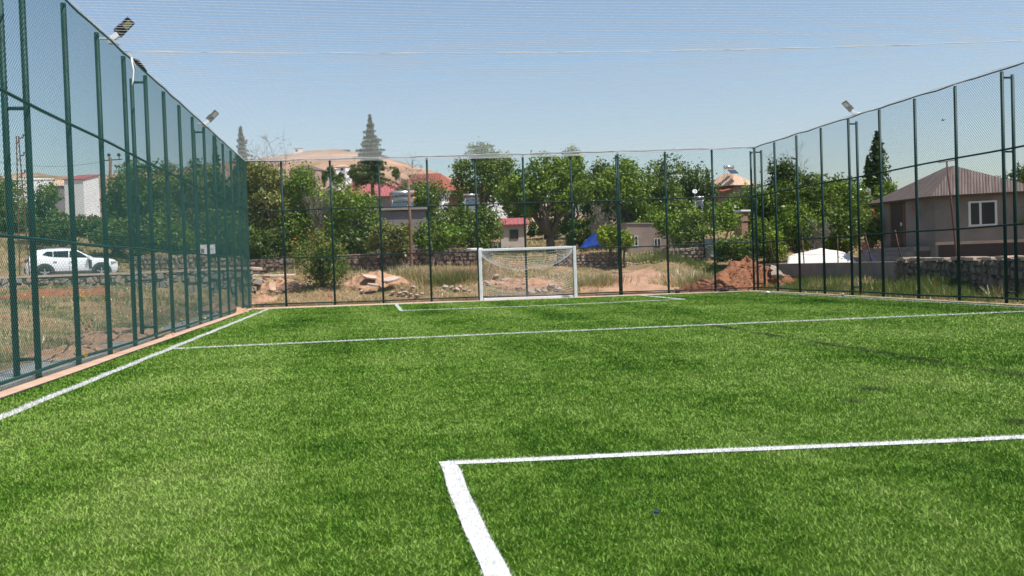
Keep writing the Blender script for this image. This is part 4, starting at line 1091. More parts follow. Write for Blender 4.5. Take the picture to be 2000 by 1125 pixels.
mb = MB(); h.rect(mb, 'a', 3.30, 3.40, h.z0 - 0.05, h.z0 + 2.1, 0.003, 0.06); h.rect(mb, 'a', 2.22, 2.32, h.z0 - 0.05, h.z0 + 2.1, 0.003, 0.06); mb.build('door_frame', MT['pole'], h.root)
mb = MB(); h.rect(mb, 'a', 1.3, 1.62, h.z0 + 1.45, h.z0 + 1.85, 0.003, 0.04); mb.build('plaque', MT['brick'], h.root)
mb = MB()
for k in range(3): h.rect(mb, 'a', 0.4 - 0.0 * k, 4.1, h.z0 - 0.72 - 0.1, h.z0 - 0.07 - 0.2 * k, 0.004 + 0.0 * k, 0.7 + 0.35 * k)
mb.build('steps', MT['cement'], h.root)
mb = MB(); h.rect(mb, 'b', -0.02, 3.77, h.z0 - 0.03, h.z0 + 0.10, 0.003, 0.04); mb.build('sunlit_strip', MT['slab'], h.root)  # pale band painted in for the sunlit strip at the wall's foot
mb = MB(); h.rect(mb, 'b', 0.1, 3.7, h.z0 - 0.74, h.z0 - 0.05, 0.003, 0.02); mb.build('underfloor_shade', MT['door'], h.root)  # dark sheet standing in for the shaded open space under the raised house
q0 = h.P('b', 3.62, h.z1 - 0.1, 0.06); q1 = h.P('b', 3.62, h.z0 - 0.3, 0.06); mb = MB(); mb.tube([q0, q0.lerp(q1, 0.5), q1], 0.035, 8); mb.build('drain_pipe', MT['plaster_mauve'], h.root, True)

# white house far left
p = V(171, 120); zb = gz(p.x, p.y)
h = House('village_house', 'tall white house with a red sheet roof behind the left trees', (p.x, p.y), ang(171, 68), 2.35, ang(171, -42), 2.7, zb, zrow(171, 120, 351), MT['plaster'])
h.mono(0.15, 0.80, 0.0, MT['roof_red'])
v0 = zrow(150, 120, 358) - zb; h.window('a', 1.35, 1.80, v0 - 0.42, v0 + 0.02, (), 'door', False)
h.window('a', 1.4, 1.75, v0 - 3.2, v0 - 2.6, (), 'door', False)
p = V(138, 126)
h = House('village_house', 'low white outbuilding with a mauve gable left of the tall white house', (p.x, p.y), ang(138, 88), 2.6, ang(138, -2), 3.0, gz(p.x, p.y), zrow(138, 126, 362), MT['plaster_mauve'])
h.gable(0.15, 0.85, MT['roof_pale'], 'a')
p = V(72, 92)
h = House('village_house', 'white cube house half hidden by the bushy tree at the far left', (p.x, p.y), ang(72, 85), 2.2, ang(72, -60), 2.0, gz(p.x, p.y), zrow(72, 92, 352), MT['plaster'])
h.mono(0.1, 0.2, 0.0, MT['plaster'])

# pink red sheet roof
p = V(792, 98); zb = gz(p.x, p.y)
h = House('village_house', 'house with a wide pink red sheet roof below the cedar', (p.x, p.y), ang(792, 97), 4.9, ang(792, 5), 5, zb, zrow(792, 98, 382), MT['plaster_mauve'])
h.gable(0.35, 1.55, MT['roof_red'], 'a')
p2 = V(745, 96)
# red tiled house
p = V(868, 100); zb = gz(p.x, p.y)
h = House('village_house', 'grey white house with a brownish red tiled hip roof left of the largest dark tree', (p.x, p.y), ang(868, 78), 5.0, ang(868, -30), 4.0, zb, zrow(868, 100, 372), MT['plaster'])
h.hip(0.55, 2.0, MT['roof_tile'], 1.4)
v = zrow(868, 100, 384) - zb
h.window('b', 0.5, 1.2, v - 0.6, v + 0.3, (0.5,)); h.window('b', 1.6, 2.3, v - 0.6, v + 0.3, (0.5,)); h.window('a', 0.8, 1.6, v - 0.6, v + 0.3, (0.5,))
# small orange roof with white walls
p = V(953, 84); zb = gz(p.x, p.y)
h = House('village_house', 'small white house with a slanting orange roof between two trees', (p.x, p.y), ang(953, 30), 3, ang(953, -68), 3.0, zb, zrow(953, 84, 371), MT['plaster'])
h.mono(0.3, 0.95, 0.1, MT['roof_orange'])
mb = MB(); q = h.P('b', 2.0, h.z1 + 0.6, -0.6); mb.box(q + Vector((0, 0, 0.2)), (0.3, 0.3, 0.9)); mb.build('chimney', MT['brick'], h.root)
# mauve flat roofed house with solar heaters
p = V(836, 60); zb = gz(p.x, p.y); zt = zrow(790, 60, 411)
h = House('village_house', 'mauve flat roofed house behind the utility pole, its parapet under a solar heater', (p.x, p.y), ang(836, 92), 3.15, ang(836, 4), 4, zb, zt, MT['plaster_mauve'])
h.mono(0.18, 0.0, 0.0, MT['cement'], 0.14)
mb = MB(); h.rect(mb, 'a', 0.02, 3.1, h.z0, zrow(790, 60, 431), 0.003, 0.02); mb.build('lower_wall', MT['plaster_grey'], h.root)
# small hut
p = V(1030, 66); zb = zrow(1000, 66, 482); zt = zrow(1030, 66, 440)
h = House('garden_hut', 'small cream hut with a red sheet roof behind the goal', (p.x, p.y), ang(1030, 93), 1.75, ang(1030, 3), 2.2, zb, zt, MT['plaster_pink'], 'hut')
for m in (h.wallo,): m.data.materials[0] = M('cream_wall', (0.60, 0.52, 0.46), 0.9, 0.15, 1.5)
h.mono(0.22, 0.55, 0.0, MT['roof_red'], 0.08)
v = zrow(1010, 66, 466) - zb
h.window('a', 0.55, 1.15, v, v + 0.62, (0.45,), 'door', False, 0.04)
# pink shed
p = V(1226, 57); zb = zrow(1226, 57, 486); zt = zrow(1226, 57, 438)
h = House('shed', 'low flat roofed pinkish rendered shed behind the bright bush', (p.x, p.y), ang(1226, 60), 2.5, ang(1226, -86), 3.2, zb, zt, MT['plaster_pink'], 'shed')
h.mono(0.08, -0.12, 0.0, MT['plaster_pink'], 0.07)
h.window('b', 0.22, 0.62, 0.15, 0.75, (0.5,), 'frame', False, 0.035); h.window('b', 1.55, 1.95, 0.1, 0.55, (0.5,), 'frame', False, 0.035)
# pale tiled roof with terrace
p = V(1436, 92); zb = gz(p.x, p.y)
h = House('village_house', 'house with a pale tiled hip roof and red lower roof near the far right corner', (p.x, p.y), ang(1436, 60), 2.6, ang(1436, -60), 1.6, zb, zrow(1436, 92, 362), MT['plaster_grey'])
h.hip(0.55, 1.25, MT['roof_pale'], 0.15)
mb = MB(); q = [h.P('a', u, zrow(1420, 92, 366) - dz, o) for u, dz, o in ((-0.3, 0.35, 1.5), (3.2, 0.35, 1.5), (3.2, 0, 0.02), (-0.3, 0, 0.02))]
mb.add(q + [k - Vector((0, 0, 0.08)) for k in q], [(0, 1, 2, 3), (7, 6, 5, 4), (0, 4, 5, 1), (1, 5, 6, 2), (2, 6, 7, 3), (3, 7, 4, 0)]); o = mb.build('lower_roof', MT['roof_orange'], h.root); face_uv(o, None)
# orange roofed house beside the brown one
p = V(1688, 74); zb = gz(p.x, p.y)
h = House('village_house', 'brick house with an orange roof between the right trees and the brown roof', (p.x, p.y), ang(1688, 50), 2.0, ang(1688, -62), 3.2, zb, zrow(1688, 74, 412), MT['brick'])
h.hip(0.35, 0.75, MT['roof_orange'], 0.2)
# brick garden wall near the steps
stone_wall('brick_wall', 'reddish brick yard wall left of the brown roofed house', [P2(1688, 50), P2(1745, 51)], 1.0, 0.3, MT['brick'], 12, 0.24, zbase=0.9, ztop=[2.05, 2.0])
# stone shed and gate below the light green tree
p = V(1440, 57.5); zb = zrow(1440, 57.5, 520)
h = House('shed', 'low cement block shed under the light green spreading tree', (p.x, p.y), ang(1440, 93), 3.0, ang(1440, 0), 2.5, zb, zrow(1400, 57.5, 470), MT['cement'], 'shed')
h.mono(0.15, 0.05, 0, MT['cement'], 0.08)
def gate():
    c = V(1397, 53.6); z = gz(c.x, c.y); root = empty('yard_gate', (c.x, c.y, z), -view(1397), 'pale blue sheet metal gate in the stone wall', 'gate')
    for sx in (-1, 1):
        mb = MB(); mb.box((sx * 0.28, 0, 0.62), (0.53, 0.03, 1.2))
        for k in range(5): mb.box((sx * 0.28 - 0.22 + k * 0.11, -0.022, 0.62), (0.02, 0.016, 1.16))
        mb.build('leaf', MT['gate'], root)
    for sx in (-1, 1):
        mb = MB(); mb.box((sx * 0.60, 0, 0.7), (0.08, 0.08, 1.5)); mb.build('gate_post', MT['fence'], root)
gate()
# brick chimneys
def chimney(px, D, y0, y1, w, label, cap):
    p = V(px, D); z1 = zrow(px, D, y1); z0 = gz(p.x, p.y); root = empty('brick_chimney', (p.x, p.y, z0), 0.4, label, 'chimney')
    mb = MB(); mb.box((0, 0, (z1 - z0) / 2), (w, w, z1 - z0 + 0.1)); mb.box((0, 0, z1 - z0 - 0.5), (w + 0.12, w + 0.12, 0.07)); mb.build('stack', MT['brick'], root)
    mb = MB(); mb.box((0, 0, z1 - z0 + 0.10), (w * 1.45, w * 1.45, 0.10)); mb.box((0, 0, z1 - z0 + 0.03), (w * 1.2, w * 1.2, 0.05)); mb.build('cap', MT[cap], root)
    return root
chimney(1450, 59, 440, 415, 0.55, 'brick chimney with a white slab cap beside the far right corner post', 'plaster')
chimney(890, 78, 412, 389, 0.5, 'pale brick chimney with a red cap below the red tiled house', 'roof_red')

# village on the hill
def far_house(px, D, y, w, hgt, label, roof='roof_tile', wall='plaster'):
    p = V(px, D); z = gz(p.x, p.y); zt = zrow(px, D, y)
    h = House('hillside_house', label, (p.x, p.y), ang(px, 70), w, ang(px, -40), w * 0.7, min(z, zt - 1), zt, MT[wall], 'house')
    h.hip(0.3, w * 0.2, MT[roof], 0.3)
    v = hgt * 0.4
    h.window('a', w * 0.2, w * 0.4, h.z1 - h.z0 - 1.5, h.z1 - h.z0 - 0.6, (), 'door', False); h.window('a', w * 0.6, w * 0.8, h.z1 - h.z0 - 1.5, h.z1 - h.z0 - 0.6, (), 'door', False)
far_house(682, 400, 325, 5, 2.6, 'white hillside house seen just left of the cedar', 'roof_pale')
far_house(622, 400, 331, 11, 1.4, 'long low brown roofed barn on the hillside', 'roof_brown', 'plaster_pink')
far_house(664, 395, 330, 3.5, 1.6, 'tiny white hillside hut beside the long barn', 'roof_pale')
def far_tank(px, D, w, hh, label, mat):
    p = V(px, D); z = gz(p.x, p.y); root = empty('hilltop_building', (p.x, p.y, z), -view(px), label, 'building')
    mb = MB(); mb.box((0, 0, hh / 2 - 0.5), (w, w * 0.5, hh + 1)); mb.build('wall', MT[mat], root)
    mb = MB(); mb.box((0, 0, hh + 0.15), (w * 1.05, w * 0.55, 0.3)); mb.build('roof', MT['cement'], root)
    mb = MB(); mb.box((-w * 0.2, -w * 0.25 - 0.05, hh * 0.5), (w * 0.25, 0.08, hh * 0.5)); mb.build('window', MT['glass'], root)
far_tank(592, 590, 5.5, 2.2, 'small square building on the hill crest, the left one', 'plaster')
far_tank(678, 610, 9, 1.8, 'long flat building on the hill crest left of the cedar', 'cement')
for i, (px, D, yt, wp_) in enumerate([(652, 390, 323, 18), (672, 388, 333, 14), (697, 392, 324, 24), (640, 405, 332, 16), (708, 385, 337, 18), (600, 380, 338, 22), (665, 380, 339, 26), (780, 420, 326, 16), (815, 330, 340, 22)]):
    broad_tree('hillside_tree', 'small round dark tree among the houses on the hillside', px, D, yt, wp_, yt + 24, LEAF['dark'], 300 + i, n=700, lsize=0.75, group='small trees on the hillside')

# ------------------------------------------------------------------ road, path, earth
sheet('road', lambda a, b: (a, float(yw(a)) + 0.32 + b), np.linspace(-46, -5.6, 60), [0, 0.8, 1.6, 2.5, 3.4, 4.3, 5.2, 6.2], MT['road'], 0.02)
def path_xy(a, b):
    c = V(1235, 42 + a * 8.0).xy; wd = 1.0 + 0.25 * math.sin(a * 5)
    return (c.x + b * (2.0 - a * 0.55) * wd + 0.15 * math.sin(a * 9 + b * 3), c.y + 0.2 * math.sin(b * 4))
sheet('earth_path', path_xy, np.linspace(-0.02, 1, 26), np.linspace(-1, 1, 12), MT['path'], 0.03)

def mound(name, label, px, D, rx, ry, h, mat, seed, rz=0.0, cat='mound', rough=0.12, power=1.3, kind=None, n=34, dz=0.0):
    p = V(px, D); r = np.random.default_rng(seed); z0 = gz(p.x, p.y)
    mb = MB(); P = []
    ph = r.uniform(0, 6, 4)
    for i in range(n + 1):
        t = i / n
        for k in range(n * 2):
            an = math.pi * k / n
            rr = t * (1 + 0.14 * math.sin(an * 2 + ph[0]) + 0.08 * math.sin(an * 5 + ph[1]))
            x = rr * rx * math.cos(an); y = rr * ry * math.sin(an)
            xx = x * math.cos(rz) - y * math.sin(rz); yy = x * math.sin(rz) + y * math.cos(rz)
            z = h * (1 - t ** 1.25) ** power * (1 + 0.10 * math.sin(an * 3 + ph[2]))
            nz = (mnoise.fractal(Vector((xx * 1.7 + seed, yy * 1.7, seed * 1.7)), 1.0, 2.0, 3) * rough * h * 0.7 + mnoise.fractal(Vector((xx * 6.5, yy * 6.5, seed)), 0.7, 2.0, 4) * 0.05) * min(1, (1 - t) * 6)
            gl = gz(p.x + xx, p.y + yy) - z0
            P.append((xx, yy, max(z + nz, 0.0) + gl * (t ** 1.0) + (0.02 if t < 0.97 else -0.12) + dz * (1 - t)))
    m = n * 2
    mb.add(P, [(i * m + k, i * m + (k + 1) % m, (i + 1) * m + (k + 1) % m, (i + 1) * m + k) for i in range(n) for k in range(m)])
    mb.f = [f[::-1] for f in mb.f]
    o = mb.build(name, mat, None, True); o.location = (p.x, p.y, z0)
    if kind: tag(o, kind=kind)
    else: tag(o, label, cat)
    return o
mound('soil_heap', 'large heap of loose red earth outside the far right corner', 1458, 43.2, 2.3, 1.5, 1.32, MT['heap'], 3, 0.1, 'earth heap', 0.26, 1.05, n=72)
mound('soil_heap', 'lower tail of reddish earth left of the large heap', 1372, 42.4, 1.5, 0.7, 0.42, MT['heap'], 4, 0.1, 'earth heap', 0.5, 1.1)
mound('soil_bank', 'pinkish earth bank with broken slabs left of the goal', 735, 46.6, 1.8, 1.2, 0.24, MT['path'], 5, 0.1, 'earth bank', 1.1, 0.8, n=44)
mound('soil_bank', 'crumbly earth bank by the far left corner', 545, 46.5, 1.4, 0.9, 0.25, MT['path'], 6, 0.0, 'earth bank', 1.1, 0.8)
mound('soil_bank', 'low rubbly earth bank seen through the goal net', 1020, 45.6, 2.2, 0.9, 0.25, MT['path'], 7, 0.0, 'earth bank', 0.9, 0.8)
mound('soil_bank', 'strip of bare red soil on the left field near the retaining wall', 122, 36.0, 2.3, 1.0, 0.22, MT['heap'], 8, 0.4, 'earth bank', 0.6, 0.8)
mound('soil_bank', 'bare reddish soil in the left field beyond the fourth fence post', 235, 23.0, 1.3, 2.2, 0.14, MT['path'], 9, 0.2, 'earth bank', 0.8, 0.8)
mound('soil_bank', 'low orange soil patch in the field close to the two first posts', 128, 18.3, 0.9, 1.5, 0.12, MT['path'], 10, 0.2, 'earth bank', 0.8, 0.8)
mound('soil_bank', 'reddish bank against the left fence near its far end', 432, 36.0, 0.9, 2.0, 0.30, MT['path'], 11, 0.1, 'earth bank', 0.7, 0.8)
mound('soil_bank', 'orange soil at the foot of the far left corner post', 505, 42.6, 0.7, 0.5, 0.30, MT['path'], 12, 0.1, 'earth bank', 0.6, 0.9)

# rocks and slabs
def rock_mesh(r, s):
    bm = bmesh.new(); bmesh.ops.create_icosphere(bm, subdivisions=2, radius=1)
    q = r.uniform(0, 50)
    for v in bm.verts:
        v.co *= 1 + 0.5 * mnoise.noise(v.co * 0.9 + Vector((q, q, 0)))
        for ax in ((0.6, 0.5, 0.62), (-0.7, 0.3, 0.65), (0.2, -0.8, 0.55)):
            n = Vector(ax).normalized(); d = v.co.dot(n)
            if d > 0.62: v.co -= n * (d - 0.62)
        v.co = Vector((v.co.x * s[0], v.co.y * s[1], v.co.z * s[2]))
    me = bpy.data.meshes.new('rock'); bm.to_mesh(me); bm.free(); return me
r = np.random.default_rng(21)
rocks = [rock_mesh(r, (1, r.uniform(0.6, 0.9), r.uniform(0.45, 0.7))) for _ in range(6)]
for m_ in rocks: m_.materials.append(MT['rock'])
def rock(px, D, s, label, group=None, dz=0.0, name='rock', cat='rock'):
    p = V(px, D); o = bpy.data.objects.new(name, rocks[r.integers(6)]); COL.objects.link(o)
    o.location = (p.x, p.y, gz(p.x, p.y) + s * 0.2 + dz); o.scale = (s, s, s); o.rotation_euler = (r.normal(0, .2), r.normal(0, .2), r.uniform(0, 6.28))
    tag(o, label, cat, group); return o
for px, D, s in [(705, 44.6, .20), (765, 44.2, .16), (778, 43.8, .17), (790, 43.6, .20), (800, 43.2, .15), (812, 42.9, .17), (783, 44.6, .13), (806, 44.3, .16), (822, 43.0, .12),
                 (868, 44.6, .2), (880, 44.2, .18), (890, 43.8, .2), (898, 44.4, .15), (905, 43.6, .17), (915, 43.2, .12), (512, 46.2, .22), (526, 45.6, .2), (540, 45.0, .18), (555, 45.4, .2), (534, 46.5, .24)]:
    rock(px, D, s * 0.9, 'pale stone in the loose rubble spilling down the bank left of the goal', 'rubble stones left of the goal', 0.12)
for px, D, s in [(948, 45, .2), (985, 46, .22), (1010, 44.5, .22), (1035, 44, .26), (1048, 44.2, .2), (1062, 43.8, .17), (1076, 44.6, .24), (1090, 44.0, .2), (1098, 43.6, .15), (1022, 45.4, .2), (968, 47, .22)]:
    rock(px, D, s * 0.95, 'broken pale stone lying in the dry grass seen through the goal net', 'rubble stones behind the goal', 0.12)
for k in range(14):
    rock(1212 + k * 6.6, 53 + r.uniform(-.3, .3), r.uniform(0.12, 0.2), 'pale stone in the low row of stones beyond the earth path', 'row of stones beyond the path', 0.05)
rock(1508, 42.6, .30, 'pinkish boulder on the right shoulder of the red earth heap, the upper one', None, 0.75)
rock(1519, 42.2, .36, 'rounded pale boulder lower on the right of the red earth heap', None, 0.42)
rock(1528, 41.0, .25, 'dusty boulder at the right foot of the red earth heap', None, 0.05)
rock(1395, 42.5, .2, 'small pale boulder on the left tail of the red earth heap', None, 0.35)
for px, D, s in [(330, 28, .12), (352, 30, .1), (418, 34, .12), (300, 34, .1), (228, 22, .06), (452, 38, .15), (466, 39, .16), (478, 40, .14)]:
    rock(px, D, s, 'grey stone lying in the weedy field outside the left fence', 'stones in the left field', 0.02)
def slab(px, D, y, d, label, rz=0, tilt=(0, 0), mat='slab', name='concrete_slab'):
    p = V(px, D, y); mb = MB(); rr = np.random.default_rng(int(px))
    n = 9; lp = []
    for k in range(n):
        an = 2 * math.pi * k / n; q = 0.5 / max(abs(math.cos(an)), abs(math.sin(an))); q *= rr.uniform(0.82, 1.0); lp.append((math.cos(an) * q * d[0], math.sin(an) * q * d[1]))
    mb.prism(lp, -d[2] / 2, d[2] / 2); o = mb.build(name, MT[mat], bevel=0.02); o.location = p; o.rotation_euler = (tilt[0], tilt[1], rz)
    tag(o, label, 'slab'); return o
slab(761, 45.0, 546, (0.85, 0.8, 0.10), 'tilted concrete slab jutting from the earth bank left of the goal', 0.3, (0.18, -0.22))
slab(722, 45.6, 541, (0.7, 0.6, 0.09), 'half buried slab on top of the earth bank beside the tilted one', 0.1, (0.25, 0.15))
slab(728, 44.8, 556, (0.6, 0.45, 0.08), 'flat reddish slab low in the earth bank', 0.5, (0.2, 0.1), 'rock')
slab(545, 47.2, 539, (1.7, 0.8, 0.12), 'long pale slab lying behind the dusty bush near the left corner', 0.1, (0.05, 0.0))
slab(496, 46.2, 525, (0.75, 0.6, 0.14), 'thick slab on the broken end of the retaining wall by the left corner', 0.3, (0.05, 0.05))
slab(532, 44.6, 560, (0.35, 0.55, 0.07), 'small orange slab leaning in the dry grass near the left corner', 0.2, (0.9, 0.1), 'kerb')
slab(926, 50.5, 487, (0.9, 0.5, 0.12), 'white flat slab behind the top left of the goal', 0.1, (0.05, 0), 'plaster')
slab(1258, 50.3, 530.5, (3.6, 0.35, 0.12), 'long pale kerb stone lying across the earth path', -0.10, (0, 0.01), 'slab', 'kerb_stone')

# loose crumbs of earth and stone, far too many to count
def crumbs(name, spots, mats, seed):
    rr = np.random.default_rng(seed); V_ = []; mi = []
    for px, D, rx, ry, n, smax, lift in spots:
        p = V(px, D)
        for k in range(n):
            x = p.x + rr.normal(0, rx * 0.5); y = p.y + rr.normal(0, ry * 0.5); s_ = smax * rr.uniform(0.25, 1) ** 2
            q = math.hypot((x - p.x) / rx, (y - p.y) / ry)
            z = gz(x, y) + lift * max(0, 1 - min(q, 1) ** 1.25) + s_ * 0.25
            a = rr.normal(0, 1, (4, 3)); a /= np.linalg.norm(a, axis=1)[:, None]; a = a * s_ * np.array([1, 1, 0.7]) + np.array([x, y, z])
            for f in ((0, 1, 2), (0, 2, 3), (0, 3, 1), (1, 3, 2)): V_.append(a[list(f)])
            mi += [int(rr.integers(len(mats)))] * 4
    o = bulk(name, np.array(V_).reshape(-1, 3), 3, mats, mi); tag(o, kind='stuff')
crumbs('stone_rubble', [(735, 46.4, 2.0, 1.5, 420, 0.13, 0.22), (545, 46.4, 1.6, 1.2, 300, 0.13, 0.22), (1020, 45.3, 2.4, 1.2, 420, 0.12, 0.2), (800, 43.9, 1.3, 0.9, 160, 0.11, 0), (890, 44.2, 1.2, 0.9, 140, 0.11, 0), (505, 43.5, 1.0, 1.2, 80, 0.10, 0.1), (1240, 53, 2.2, 0.6, 120, 0.14, 0.0)], [MT['rock'], MT['slab'], MT['path']], 41)
crumbs('soil_crumbs', [(1458, 43.0, 2.5, 1.7, 900, 0.10, 1.15), (1372, 42.4, 1.7, 0.8, 300, 0.09, 0.3), (122, 36, 2.3, 1.0, 200, 0.08, 0.15), (235, 23, 1.3, 2.0, 240, 0.05, 0.08), (128, 18.3, 0.9, 1.4, 160, 0.04, 0.06)], [MT['heap'], MT['path']], 42)

# ------------------------------------------------------------------ grasses
def field(name, xy, hmin, hmax, mats, probs, seed, wk=0.00062, lean=0.5):
    rr = np.random.default_rng(seed); x, y = xy[:, 0], xy[:, 1]; n = len(x); D = np.hypot(x, y)
    z = g(x, y); h = rr.uniform(hmin, hmax, n) * (0.75 + 0.30 * np.clip(wob(x, y, 0.8), -1, 1.4))
    q = wob(x, y, 0.45, 2.0) + rr.normal(0, 0.5, n); pr = np.cumsum(probs); lv = np.quantile(q, pr[:-1]); mi = np.digitize(q, lv)
    vb = blades(np.stack([x, y, z - 0.02], -1), np.clip(h, 0.05, 2), 0.006 + wk * D * rr.uniform(0.6, 1.4, n), np.clip(rr.normal(lean, 0.25, n), 0.05, 0.95), rr.uniform(0, 6.28, n), seed)
    o = bulk(name, vb, 3, mats, mi); tag(o, kind='stuff'); return o
def samp(n, x0, x1, y0, y1, cond, seed, clump=0.55):
    rr = np.random.default_rng(seed); x = rr.uniform(x0, x1, n); y = rr.uniform(y0, y1, n)
    k = cond(x, y) & ((wob(x, y, 1.0, seed) + rr.normal(0, 0.7, n)) > -clump)
    return np.stack([x[k], y[k]], -1)
def near_any(x, y, items):
    m = np.zeros(len(x), bool)
    for px, D, rr in items:
        p = V(px, D); m |= np.hypot(x - p.x, y - p.y) < rr
    return m
bare = [(122, 36, 1.7), (235, 23, 1.1), (128, 18.3, .8), (432, 36, .9)]
field('dry_grass', samp(62000, -22, XL - 1.05, 9, 47, lambda x, y: (y < yw(x) - 0.35) & (np.arctan2(x, y) > -0.52) & (np.arctan2(x, y) < -0.08) & ~near_any(x, y, bare), 31), 0.10, 0.34, [MT['grass'], MT['straw'], MT['rust_grass']], [0.62, 0.24, 0.14], 31)
def offpath(x, y):
    c = 1235; u = np.tan(np.arctan2(x, y) - YAW) * F_PX + 1000
    return ~((u > 1175) & (u < 1312) & (y < 50.5)) & ~((u > 1312) & (u < 1530) & (y < 44.3) )
bank = [(735, 46.2, .55), (545, 46.5, .5), (505, 42.6, .4)]
field('dry_grass', samp(56000, XL + 0.1, 18.3, 40, 53, lambda x, y: (y > fy(x) + 0.35) & (x < xw(y) - 0.3) & offpath(x, y) & ~near_any(x, y, bank), 32, 0.75), 0.08, 0.28, [MT['straw'], MT['grass'], MT['rust_grass']], [0.50, 0.20, 0.30], 32, 0.00055, 0.65)
field('weeds', samp(52000, XR + 0.2, 20.9, 17, 52, lambda x, y: (x < xw(y) - 0.2) & ~near_any(x, y, [(1458, 43.2, 2.2)]), 33, 0.9), 0.22, 0.58, [MT['weed'], MT['straw']], [0.88, 0.12], 33, 0.0005, 0.45)
field('weeds', samp(9000, XR + 0.0, XR + 0.35, 15, 40, lambda x, y: x > 0, 34, 0.3), 0.06, 0.2, [MT['weed'], MT['straw']], [0.7, 0.3], 34, 0.0005, 0.45)
field('dry_grass', samp(60000, -34, 22, 52, 70, lambda x, y: (y > yw(x) + 6.6) | (x > -5), 35, 0.7), 0.15, 0.5, [MT['straw'], MT['grass']], [0.5, 0.5], 35, 0.0007)
field('dry_grass', samp(5000, -20, -5.6, 40, 49, lambda x, y: (y > yw(x) + 0.3) & (y < yw(x) + 0.75), 36, 0.2), 0.08, 0.28, [MT['straw'], MT['grass']], [0.5, 0.5], 36, 0.0007)
def flowers():
    rr = np.random.default_rng(77); V_ = []; mi = []
    def put(x, y, s, m):
        c = np.array([x, y, float(g(x, y)) + rr.uniform(0.12, 0.38)]); a = rr.normal(0, 1, 3); a /= np.linalg.norm(a); b = np.cross(a, [0.3, 0.9, 0.4]); b /= np.linalg.norm(b)
        V_.append([c - a * s - b * s, c + a * s - b * s, c + a * s + b * s, c - a * s + b * s]); mi.append(m)
    for k in range(150):
        y = rr.uniform(12, 17); put(rr.uniform(-8.2, -6.1), y, rr.uniform(0.012, 0.022), 0)
    for c in [(86, 15.5), (165, 33), (170, 34), (130, 30), (345, 33), (352, 26), (290, 24), (380, 36), (60, 34)]:
        p = V(*c)
        for k in range(14): put(p.x + rr.normal(0, .35), p.y + rr.normal(0, .5), rr.uniform(0.015, 0.03), 1)
    for c in [(165, 24.5), (150, 34.5), (640, 42.5), (1828, 31)]:
        p = V(*c)
        for k in range(5): put(p.x + rr.normal(0, .12), p.y + rr.normal(0, .1), 0.03, 2)
    o = bulk('wild_flowers', np.array(V_).reshape(-1, 3), 4, [MT['fl_white'], MT['fl_yellow'], MT['fl_red']], mi); tag(o, kind='stuff')
flowers()
def tuft(px, D, hgt, rad, n, label, mats, seed):
    p = V(px, D); rr = np.random.default_rng(seed); x = rr.normal(0, rad / 2, n); y = rr.normal(0, rad / 2, n); z = np.array([gz(p.x + a, p.y + b) for a, b in zip(x, y)]) - gz(p.x, p.y)
    vb = blades(np.stack([x, y, z - 0.03], -1), hgt * rr.uniform(0.5, 1.1, n), np.full(n, 0.03), np.clip(rr.normal(0.45, 0.2, n), 0.05, 0.95), np.arctan2(y, x) + rr.normal(0, 0.6, n), seed)
    o = bulk('weed_clump', vb, 3, mats, rr.integers(0, len(mats), n)); o.location = (p.x, p.y, gz(p.x, p.y)); tag(o, label, 'plant'); return o
tuft(882, 46.5, 0.75, 1.1, 1500, 'tall dark green weed clump left of the goal', [MT['grass']], 1)
tuft(900, 47.5, 0.85, 1.6, 1300, 'tall straw coloured weed clump behind the dark clump left of the goal', [MT['straw'], MT['rust_grass']], 2)
tuft(1155, 45.5, 0.6, 1.4, 1500, 'grey green weed clump right of the goal', [MT['grass'], MT['straw']], 3)
tuft(1275, 53.5, 0.7, 1.3, 1100, 'green weed clump beyond the earth path under the pink shed', [MT['grass']], 4)
tuft(815, 48.5, 0.6, 1.5, 1300, 'dry weed clump around the foot of the wooden utility pole', [MT['straw'], MT['grass']], 5)
tuft(1345, 45.5, 0.5, 1.6, 1500, 'green weed clump left of the red earth heap', [MT['grass'], MT['straw']], 6)

